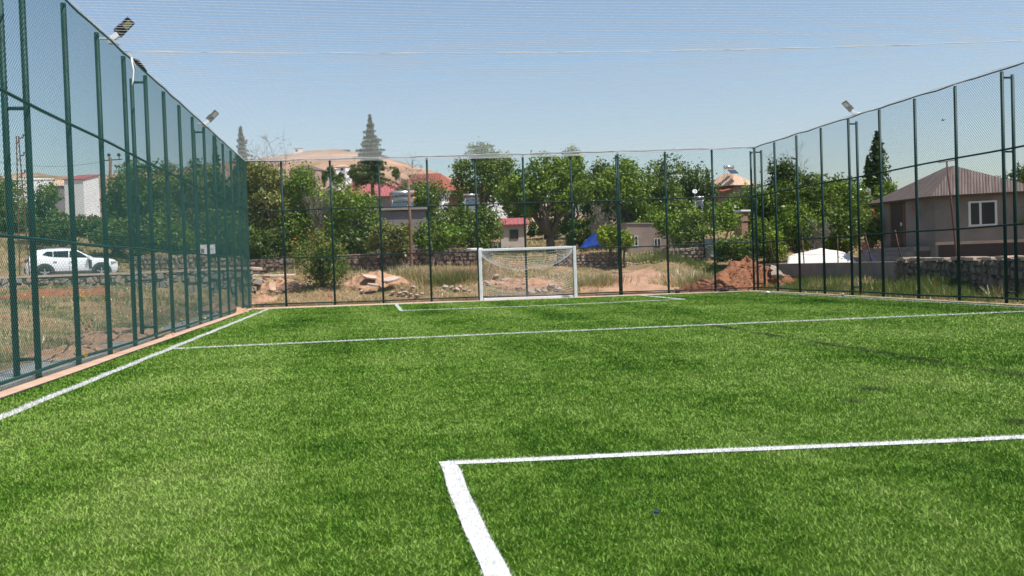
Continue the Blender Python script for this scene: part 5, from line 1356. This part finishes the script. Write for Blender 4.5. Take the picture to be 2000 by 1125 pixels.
# ------------------------------------------------------------------ parked car
def car():
    p = V(143, 47.3); z = gz(p.x, p.y) + 0.02; va = view(141)
    root = empty('parked_car', (p.x, p.y, z), 0, 'white compact SUV with grey wheel arch cladding parked beyond the retaining wall', 'car')
    root.scale = (0.955,) * 3; root.rotation_euler = (0, 0, -va - 0.03)           # x runs to the right of the photo
    L = 4.34; X0 = -L / 2
    # stations: x, half width, underside, shoulder, top
    st = [(0.00, 0.62, 0.42, 0.80, 0.86), (0.06, 0.78, 0.34, 0.93, 1.02), (0.25, 0.87, 0.28, 1.02, 1.13), (0.6, 0.90, 0.24, 1.05, 1.16), (1.4, 0.905, 0.22, 1.03, 1.14), (2.4, 0.905, 0.22, 1.0, 1.10),
          (3.05, 0.90, 0.22, 0.99, 1.08), (3.5, 0.895, 0.24, 0.96, 1.05), (3.95, 0.87, 0.26, 0.90, 1.00), (4.18, 0.80, 0.30, 0.82, 0.93), (4.30, 0.70, 0.34, 0.74, 0.82), (4.34, 0.58, 0.42, 0.62, 0.68)]
    mb = MB(); P = []
    for x, w, zb, zs, zt in st:
        ring = [(0, zb), (w - 0.10, zb), (w - 0.02, zb + 0.08), (w, (zb + zs) / 2), (w - 0.01, zs), (w - 0.09, zt - 0.015), (w * 0.5, zt + 0.015), (0, zt + 0.02)]
        full = [(y, zz) for y, zz in ring] + [(-y, zz) for y, zz in ring[::-1][1:-1]]
        P += [(X0 + x, y, zz) for y, zz in full]
    n = 14
    mb.add(P, [(i * n + j, (i + 1) * n + j, (i + 1) * n + (j + 1) % n, i * n + (j + 1) % n) for i in range(len(st) - 1) for j in range(n)] + [tuple(range(n)), tuple((len(st) - 1) * n + j for j in range(n))[::-1]])
    body = mb.build('body', MT['car'], root, True)
    def yside(zv): return 0.845 - 0.27 * max(0, (zv - 1.08)) / 0.5 * 0.75
    cab = [(0.10, 1.05, 1.07), (0.34, 1.05, 1.36), (0.60, 1.05, 1.53), (1.05, 1.05, 1.585), (1.7, 1.05, 1.60), (2.15, 1.05, 1.575), (2.45, 1.05, 1.48), (2.85, 1.05, 1.25), (3.18, 1.05, 1.07)]
    mb = MB(); P = []
    for x, zb, zt in cab:
        for y, zz in ((yside(zb), zb), (yside(zt) - 0.02, zt - 0.05 if zt > 1.2 else zt), (yside(zt) - 0.13, zt), (0, zt + 0.015), (-yside(zt) + 0.13, zt), (-yside(zt) + 0.02, zt - 0.05 if zt > 1.2 else zt), (-yside(zb), zb)): P.append((X0 + x, y, zz))
    n = 7
    mb.add(P, [(i * n + j, (i + 1) * n + j, (i + 1) * n + j + 1, i * n + j + 1) for i in range(len(cab) - 1) for j in range(n - 1)] + [tuple(range(n)), tuple((len(cab) - 1) * n + j for j in range(n))[::-1]])
    mb.build('cabin', MT['car'], root, True)
    def glass(nm, pts, out=0.012):
        for s in (-1, 1):
            mb = MB(); Q = [(X0 + x, s * (yside(z_) + o), z_) for o in (out - 0.02, out) for x, z_ in pts]; k = len(pts)
            f = [tuple(range(k, 2 * k)), tuple(range(k))[::-1]] + [(i, (i + 1) % k, k + (i + 1) % k, k + i) for i in range(k)]
            mb.add(Q, f if s < 0 else [q[::-1] for q in f]); mb.build(nm, MT['glass'], root)
    glass('rear_quarter_window', [(0.84, 1.29), (1.30, 1.16), (1.30, 1.43), (1.02, 1.43)])
    glass('rear_door_window', [(1.34, 1.155), (2.02, 1.12), (2.02, 1.45), (1.34, 1.44)])
    glass('front_door_window', [(2.08, 1.12), (2.92, 1.10), (2.55, 1.36), (2.38, 1.43), (2.08, 1.45)])
    for nm, x0, z0_, x1, z1_, w0, w1 in (('windscreen', 3.10, 1.115, 2.50, 1.46, 0.72, 0.58), ('rear_window', 0.16, 1.15, 0.45, 1.44, 0.68, 0.58)):
        mb = MB(); o = 0.02 if nm == 'windscreen' else -0.02
        q = [(X0 + x0 + o, -w0, z0_ + 0.02), (X0 + x0 + o, w0, z0_ + 0.02), (X0 + x1 + o, w1, z1_ + 0.02), (X0 + x1 + o, -w1, z1_ + 0.02)]
        q2 = [(a - o * 2, b, c - 0.03) for a, b, c in q]; mb.add(q + q2, [(0, 1, 2, 3), (7, 6, 5, 4), (0, 4, 5, 1), (1, 5, 6, 2), (2, 6, 7, 3), (3, 7, 4, 0)]); mb.build(nm, MT['glass'], root)
    # cladding: sill strips and arches
    for s in (-1, 1):
        mb = MB(); mb.box((X0 + 2.24, s * 0.90, 0.34), (1.9, 0.05, 0.17)); mb.build('sill_cladding', MT['clad'], root, bevel=0.02)
        for cx in (0.92, 3.54):
            mb = MB(); k = 18
            for i in range(k):
                a0, a1 = math.pi * (i / k) * 1.12 - 0.19, math.pi * ((i + 1) / k) * 1.12 - 0.19
                for (ra, rb) in ((0.34, 0.475),):
                    Q = [(X0 + cx + math.cos(a) * q, s * y, 0.36 + math.sin(a) * q) for y in (0.84, 0.925) for a, q in ((a0, ra), (a1, ra), (a1, rb), (a0, rb))]
                    f = [(3, 2, 1, 0), (4, 5, 6, 7), (0, 1, 5, 4), (1, 2, 6, 5), (2, 3, 7, 6), (3, 0, 4, 7)]
                    mb.add(Q, f if s > 0 else [q[::-1] for q in f])
            mb.build('wheel_arch', MT['clad'], root)
            mb = MB(); mb.tube([(X0 + cx, s * 0.80, 0.36), (X0 + cx, s * 0.908, 0.36)], 0.40, 24); mb.build('wheel_well', MT['tyre'], root)
            wh = empty('wheel', (X0 + cx, s * 0.83, 0.34)); wh.parent = root
            mb = MB(); mb.tube([(0, -0.10, 0), (0, -0.08, 0), (0, 0.08, 0), (0, 0.10, 0)], [0.30, 0.34, 0.34, 0.30], 28); mb.build('tyre', MT['tyre'], wh, True)
            mb = MB(); mb.tube([(0, s * 0.085, 0), (0, s * 0.112, 0)], [0.235, 0.22], 24); mb.build('rim_dish', MT['black'], wh)
            mb = MB()
            for q in range(5):
                an = q * 2 * math.pi / 5 + 0.3; mb.box((math.cos(an) * 0.12, s * 0.118, math.sin(an) * 0.12), (0.21, 0.02, 0.055), R=Matrix.Rotation(-an, 3, 'Y'))
            mb.tube([(0, s * 0.108, 0), (0, s * 0.132, 0)], 0.05, 12); mb.build('rim', MT['rim'], wh)
        mb = MB(); mb.box((X0 + 2.98, s * 1.0, 1.10), (0.12, 0.20, 0.15)); mb.tube([(X0 + 2.95, s * 0.86, 1.06), (X0 + 2.98, s * 0.95, 1.08)], 0.03, 6); mb.build('mirror', MT['car'], root, bevel=0.03)
        for x in (1.40, 2.2): mb = MB(); mb.box((X0 + x, s * 0.915, 0.90), (0.17, 0.03, 0.03)); mb.build('door_handle', MT['clad'], root, bevel=0.008)
        mb = MB(); mb.box((X0 + 3.02, s * 0.902, 0.74), (0.16, 0.03, 0.46)); mb.build('fender_trim', MT['clad'], root, bevel=0.01)
        mb = MB(); mb.box((X0 + 4.10, s * 0.76, 0.80), (0.28, 0.16, 0.10), rz=-s * 0.55); mb.build('headlight', MT['lamp'], root, bevel=0.02)
        mb = MB(); mb.box((X0 + 0.10, s * 0.74, 0.98), (0.18, 0.16, 0.16)); mb.build('tail_light', MT['lamp_red'], root, bevel=0.02)
        mb = MB(); mb.tube([(X0 + 0.7, s * 0.60, 1.57), (X0 + 0.85, s * 0.60, 1.635), (X0 + 2.0, s * 0.60, 1.64), (X0 + 2.2, s * 0.60, 1.59)], 0.02, 6); mb.build('roof_rail', MT['clad'], root)
        mb = MB(); mb.box((X0 + 2.05, s * 0.9065, 0.72), (0.012, 0.006, 0.6)); mb.build('door_gap', MT['clad'], root)
    mb = MB(); mb.box((X0 + 4.27, 0, 0.42), (0.16, 1.3, 0.24)); mb.build('front_bumper', MT['clad'], root, bevel=0.04)
    mb = MB(); mb.box((X0 + 0.04, 0, 0.50), (0.16, 1.42, 0.30)); mb.build('rear_bumper', MT['clad'], root, bevel=0.04)
    mb = MB(); mb.box((X0 + 4.31, 0, 0.72), (0.05, 1.0, 0.12)); mb.build('grille', MT['black'], root, bevel=0.01)
car()

# ------------------------------------------------------------------ poles, signs, small things
def pole_tube(name, pa, pb, ra, rb, mat, label, cat):
    root = empty(name, pa, 0, label, cat); mb = MB(); d = Vector(pb) - Vector(pa)
    mb.tube([Vector((0, 0, -0.3)), Vector((0, 0, 0)), d * 0.5 + Vector((0.01, 0, 0)), d], [ra, ra, (ra + rb) / 2, rb], 10); mb.build('shaft', mat, root, True); return root, d
pa = V(804, 51); pa.z = gz(pa.x, pa.y); pb = V(797.5, 51, 349)
root, d = pole_tube('utility_pole', pa, pb, 0.095, 0.07, MT['pole'], 'brown wooden utility pole standing before the mauve house', 'pole')
mb = MB(); mb.tube([d, d + Vector((0, 0, 0.06))], [0.06, 0.03], 8); mb.build('cap', MT['tank'], root)
mb = MB(); mb.tube([d - Vector((0, 0, 0.55)), d - Vector((0, 0, 0.50))], 0.085, 10); mb.build('band', MT['tank'], root)
# lattice pole
pa = V(49, 41); pa.z = gz(pa.x, pa.y)
root = empty('lattice_pole', pa, -view(49), 'rusty narrow lattice pole leaning outside the left fence beside the car', 'pole'); top = V(34, 41, 266) - pa
tx = (Matrix.Rotation(view(49), 3, 'Z') @ top)
for s in (-1, 1):
    mb = MB(); pts = [Vector((s * 0.20, 0, -0.3)).lerp(Vector((tx.x + s * 0.04, 0, tx.z)), t) for t in np.linspace(0, 1, 8)]; mb.tube(pts, 0.035, 4); mb.build('leg', MT['rust'], root)
for k in range(9):
    t = (k + 0.6) / 9; c = Vector((0, 0, -0.3)).lerp(Vector((tx.x, 0, tx.z)), t); w = 0.20 * (1 - t) + 0.04 * t
    mb = MB(); mb.tube([c + Vector((-w, 0, -0.1)), c + Vector((w, 0, 0.1))], 0.02, 4); mb.build('rung', MT['rust'], root)
for k in range(3):
    c = Vector((tx.x + 0.05, 0, tx.z - 0.1 - k * 0.75)); mb = MB(); mb.tube([c, c + Vector((0.16, 0, 0.05)), c + Vector((0.18, 0, 0.18))], [0.03, 0.03, 0.045], 6); mb.build('insulator', MT['rust'], root)
# power pole with cross arm
pa = V(216, 66); pa.z = gz(pa.x, pa.y); pb = V(216, 66, 308)
root, d = pole_tube('power_pole', pa, pb, 0.12, 0.09, MT['pole'], 'power pole with a cross arm and dark insulators above the left trees', 'pole')
mb = MB(); mb.tube([d + Vector((-0.75, 0, -0.2)), d + Vector((0.75, 0, -0.12))], 0.04, 6); mb.build('cross_arm', MT['rust'], root)
for x in (-0.62, -0.1, 0.55): mb = MB(); mb.tube([d + Vector((x, 0, -0.15)), d + Vector((x, 0, 0.08)), d + Vector((x, 0, 0.10)), d + Vector((x, 0, 0.28))], [0.03, 0.03, 0.12, 0.09], 8); mb.build('insulator', MT['black'], root)
# rusty T pole
pa = V(1869, 33.5); pa.z = 1.0; pb = V(1849, 33.5, 316)
root, d = pole_tube('iron_post', pa, pb, 0.035, 0.03, MT['rust'], 'thin rusty T shaped iron pole in front of the brown corrugated roof', 'pole')
e = Vector((RGT.x, RGT.y, 0)) * 0.29; mb = MB(); mb.tube([d - e + Vector((0, 0, -0.02)), d + e + Vector((0, 0, 0.05))], 0.016, 5); mb.build('cross_arm', MT['rust'], root)
# overhead cables
def cable(a, b, sag, label):
    mb = MB(); A, B = Vector(a), Vector(b); mb.tube([A.lerp(B, t) - Vector((0, 0, sag * 4 * t * (1 - t))) for t in np.linspace(0, 1, 24)], 0.012, 4); tag(mb.build('overhead_cable', MT['black']), label, 'cable')
cable(V(216, 66, 312), V(-60, 52, 305), 0.5, 'thin overhead cable running left from the power pole cross arm')
cable(V(1478, 62, 392), V(1770, 52, 372), 0.4, 'overhead cable crossing the right trees towards the brown roof, the upper one')
cable(V(1478, 62, 402), V(1770, 52, 384), 0.4, 'overhead cable crossing the right trees towards the brown roof, the lower one')
cable(V(968, 58, 410), V(1122, 57, 430), 0.1, 'white washing line from the satellite dish to the walnut tree')

def solar(px, D, y, w, label, tanks=2, rz=0.0, rad=0.145, side=False):
    p = V(px, D, y); root = empty('solar_water_heater', p, -view(px) + rz, label, 'solar heater')
    for k in range(tanks):
        z = rad + (tanks - 1 - k) * rad * 2.6 + 0.50; yy = 0.35 - 0.12 * (tanks - 1 - k)
        mb = MB(); mb.tube([(-w / 2, yy, z), (w / 2, yy, z)], rad, 16); t = mb.build('tank', MT['tank'], root, True)
        for s in (-1, 1): mb = MB(); mb.tube([(s * w / 2, yy, z), (s * (w / 2 + 0.06), yy, z)], [rad * 1.04, rad * 0.92], 16); mb.build('end_cap', MT['orange' if not side else 'tank'], t)
    R = Matrix.Rotation(R_(34), 3, 'X'); hw = min(1.0, w * 0.75)
    for k in (-1, 0, 1):
        mb2 = MB(); mb2.box((k * w / 3.05, -0.32, 0.40 - hw * 0.29), (w / 3.2, hw, 0.05), R=R); mb2.build('collector', MT['panel'], root)
    for s in (-1, 1):
        for yy in (0.1, 0.6): mb = MB(); mb.tube([(s * w * 0.42, yy, -0.25), (s * w * 0.42, yy, 0.6)], 0.025, 5); mb.build('stand_leg', MT['frame'], root)
    return root
solar(786, 60.5, 408, 1.45, 'solar water heater of two silver tanks with orange ends on the mauve house')
solar(920, 66, 404, 0.85, 'small solar water heater with orange end right of the brick chimney', 2, 0.1, 0.09)
solar(1428, 92, 340, 0.9, 'solar water heater on the peak of the pale tiled roof', 1, 0.6, 0.2, True)
solar(1690, 68, 392, 1.2, 'grey solar water heater with a slanted panel above the orange roof', 1, 0.7, 0.2, True)
solar(1366, 66, 409, 0.55, 'white solar tanks poking out of the light green tree', 2, 0.1, 0.09, True)
for p_, (px, D, y0) in ((0, (786, 60.5, 0)),):
    pass
def post_below(px, D, y, label_root):
    p = V(px, D, y); z0 = gz(p.x, p.y)
    if p.z - z0 > 0.3: mb = MB(); mb.tube([(0, 0, z0 - p.z), (0, 0, -0.2)], 0.05, 6); mb.build('stand_pole', MT['frame'], label_root)
hs = [o for o in bpy.data.objects if o.name.startswith('solar_water_heater') and o.parent is None]
for o, a in zip(hs, [None, (920, 66, 404), None, (1690, 68, 392), (1366, 66, 409)]):
    if a: post_below(*a, o)
def dish(px, D, y, rad, label, az=0.0):
    p = V(px, D, y); z0 = gz(p.x, p.y); root = empty('satellite_dish', (p.x, p.y, p.z), -view(px) + az, label, 'satellite dish')
    mb = MB(); P = [(0, 0.18 * rad, 0)]; n = 18
    for i in range(1, 6):
        t = i / 5
        for k in range(n): a = 2 * math.pi * k / n; P.append((math.cos(a) * rad * t, 0.18 * rad * (1 - t * t), math.sin(a) * rad * t))
    f = [(0, 1 + (k + 1) % n, 1 + k) for k in range(n)] + [(1 + i * n + k, 1 + i * n + (k + 1) % n, 1 + (i + 1) * n + (k + 1) % n, 1 + (i + 1) * n + k) for i in range(4) for k in range(n)]
    mb.add(P, f); o = mb.build('reflector', MT['plaster'], root, True); o.rotation_euler = (R_(-25), 0, 0)
    sm = o.modifiers.new('thickness', 'SOLIDIFY'); sm.thickness = 0.02
    mb = MB(); mb.tube([(0, -0.02, -rad * 0.8), (0, -rad * 0.75, -rad * 0.1)], 0.015, 5); mb.box((0, -rad * 0.78, -rad * 0.05), (0.06, 0.1, 0.06)); mb.build('feed_arm', MT['tank'], root)
    mb = MB(); mb.tube([(0, 0.22 * rad, 0), (0, 0.22 * rad, -max(0.6, p.z - z0))], 0.03, 6); mb.build('mast', MT['tank'], root)
dish(961, 60, 412, 0.20, 'white satellite dish above the small red roofed hut, the lower left one', 0.5)
dish(969, 61, 398, 0.15, 'white satellite dish above the small red roofed hut, the upper right one', -0.4)
dish(1357, 68, 374, 0.18, 'white satellite dish among the trees left of the pale tiled roof', 0.2)
dish(1435, 62, 404, 0.12, 'small white dish left of the brick chimney with the white cap', 0.8)

def drape(name, label, px, D, z0, w, d, prof, mat, cat, seed, rz=0.0):
    """a sheet thrown over a pile"""
    p = V(px, D); rr = np.random.default_rng(seed); n, m = 34, 22; mb = MB(); P = []
    for i in range(n + 1):
        for j in range(m + 1):
            u, v = i / n, j / m; z = prof(u, v); x = (u - 0.5) * w; y = (v - 0.5) * d
            z += 0.035 * mnoise.fractal(Vector((x * 2, y * 2, seed)), 1, 2, 4) * (1 if z > 0.05 else 0)
            P.append((x, y, z))
    mb.add(P, [(i * (m + 1) + j, (i + 1) * (m + 1) + j, (i + 1) * (m + 1) + j + 1, i * (m + 1) + j + 1) for i in range(n) for j in range(m)])
    o = mb.build(name, mat, None, True); o.location = (p.x, p.y, z0); o.rotation_euler = (0, 0, -view(px) + rz)
    o.modifiers.new('thickness', 'SOLIDIFY').thickness = 0.015
    tag(o, label, cat)
zt = V(1607, 48.5, 484).z - 0.85
def white_prof(u, v):
    a = np.interp(u, [0, 0.02, 0.48, 0.88, 1.0], [0.25, 0.62, 1.0, 0.62, 0.05]); b = np.interp(v, [0, 0.02, 0.5, 1], [0.0, 0.15, 1.0, 0.2])
    return zt * a * b
drape('covered_heap', 'white sheet stretched like a low tent over a pile behind the boundary wall', 1607, 48.5, 0.85, 3.55, 2.4, white_prof, MT['tarp_white'], 'tarpaulin', 4)
zb_ = V(1160, 58, 480).z; zt2 = V(1160, 58, 447).z - zb_
drape('blue_tarpaulin', 'crumpled blue tarpaulin between the walnut trunk and the bright bush', 1158, 58, zb_ - 0.15, 1.5, 1.3, lambda u, v: zt2 * (0.12 + np.interp(u, [0, 0.2, 0.55, 0.8, 1], [0.0, 0.3, 0.75, 1.0, 0.85])) * np.interp(v, [0, 0.15, 0.6, 1], [0.05, 0.7, 1.0, 0.5]), MT['tarp_blue'], 'tarpaulin', 5)
# notice board by the wall
def board():
    p = V(408, 51.2); z = zrow(408, 51.2, 496); root = empty('notice_board', (p.x, p.y, z), -view(408), 'white board with a red printed block above the long stone wall', 'sign')
    mb = MB(); mb.box((0, 0, 0.25), (0.76, 0.03, 0.5)); mb.build('panel', MT['frame'], root)
    mb = MB(); mb.box((-0.27, -0.018, 0.17), (0.16, 0.006, 0.22)); mb.build('red_block', MT['roof_red'], root)
    mb = MB(); mb.box((0.12, -0.018, 0.3), (0.42, 0.006, 0.02), R=Matrix.Rotation(0.5, 3, 'Y')); mb.build('grey_bar', MT['gravel'], root)  # grey diagonal bar across the panel
    for s in (-1, 1): mb = MB(); mb.tube([(s * 0.34, 0.03, -1.6), (s * 0.34, 0.03, 0.48)], 0.025, 6); mb.build('post', MT['rust'], root)
board()
# blue pipe
a, b = V(1692, 41, 489), V(1750, 37.2, 565); mb = MB(); mb.tube([a, a.lerp(b, 0.5) - Vector((0, 0, 0.05)), b], 0.035, 8)
tag(mb.build('plastic_pipe', MT['blue'], None, True), 'blue plastic pipe leaning over the boundary wall into the weeds', 'pipe')
# bird
def bird():
    p = V(1841, 48, 235); mb = MB()
    mb.tube([(-0.20, 0, 0.02), (-0.12, 0, 0.0), (0, 0, 0), (0.12, 0, 0.02), (0.19, 0, 0.03)], [0.012, 0.035, 0.05, 0.035, 0.008], 8)
    for s in (-1, 1): mb.add([(0.07, 0, 0.03), (-0.06, 0, 0.03), (-0.10, s * 0.16, 0.08), (-0.12, s * 0.30, 0.03), (0.02, s * 0.17, 0.09)], [(0, 1, 2, 4), (4, 2, 3)] if s > 0 else [(4, 2, 1, 0), (3, 2, 4)])
    mb.add([(-0.17, 0, 0.02), (-0.32, 0.06, 0.02), (-0.32, -0.06, 0.02)], [(0, 1, 2)])
    o = mb.build('bird', MT['black']); o.location = p; o.scale = (0.42,) * 3; o.rotation_euler = (0.5, 0.15, 2.4); o.modifiers.new('thickness', 'SOLIDIFY').thickness = 0.01
    tag(o, 'small dark bird flying above the brown roofed house', 'bird')
bird()
# litter
def lump(name, label, x, y, z, s, mat, seed, cat='litter'):
    rr = np.random.default_rng(seed); me = rock_mesh(rr, s); me.materials.append(mat); o = bpy.data.objects.new(name, me); COL.objects.link(o); o.location = (x, y, z); o.rotation_euler = (0, 0, rr.uniform(0, 6)); tag(o, label, cat)
lump('plastic_scrap', 'tiny blue plastic scrap on the near turf inside the box', 1.545, 5.12, 0.035, (0.016, 0.014, 0.012), MT['blue'], 1)
q = V(1497, 37.0); lump('paper_scrap', 'small white crumpled paper on the turf near the far right corner', q.x, q.y, 0.05, (0.10, 0.08, 0.05), MT['rag'], 2)
q = V(1326, 40.2); lump('dark_shoe', 'black shoe like bundle at the foot of the far fence, the left one', q.x, float(fy(q.x)) - 0.28, 0.06, (0.20, 0.10, 0.09), MT['black'], 3)
q = V(1415, 40.4); lump('dark_shoe', 'black bundle lying on the bottom rail near the far right corner', q.x, float(fy(q.x)) - 0.25, 0.08, (0.24, 0.10, 0.10), MT['cloth'], 4)
def bottle():
    root = empty('plastic_bottle', (16.1, 30.7, 0.05), 0.9, 'clear plastic bottle lying at the foot of the right fence', 'bottle')
    mb = MB(); mb.tube([(-0.13, 0, 0), (-0.12, 0, 0), (0.05, 0, 0), (0.10, 0, 0), (0.13, 0, 0)], [0.03, 0.042, 0.042, 0.018, 0.016], 12); mb.build('body', MT['tank'], root, True)
    mb = MB(); mb.tube([(0.13, 0, 0), (0.155, 0, 0)], 0.02, 10); mb.build('bottle_cap', MT['blue'], root)
bottle()
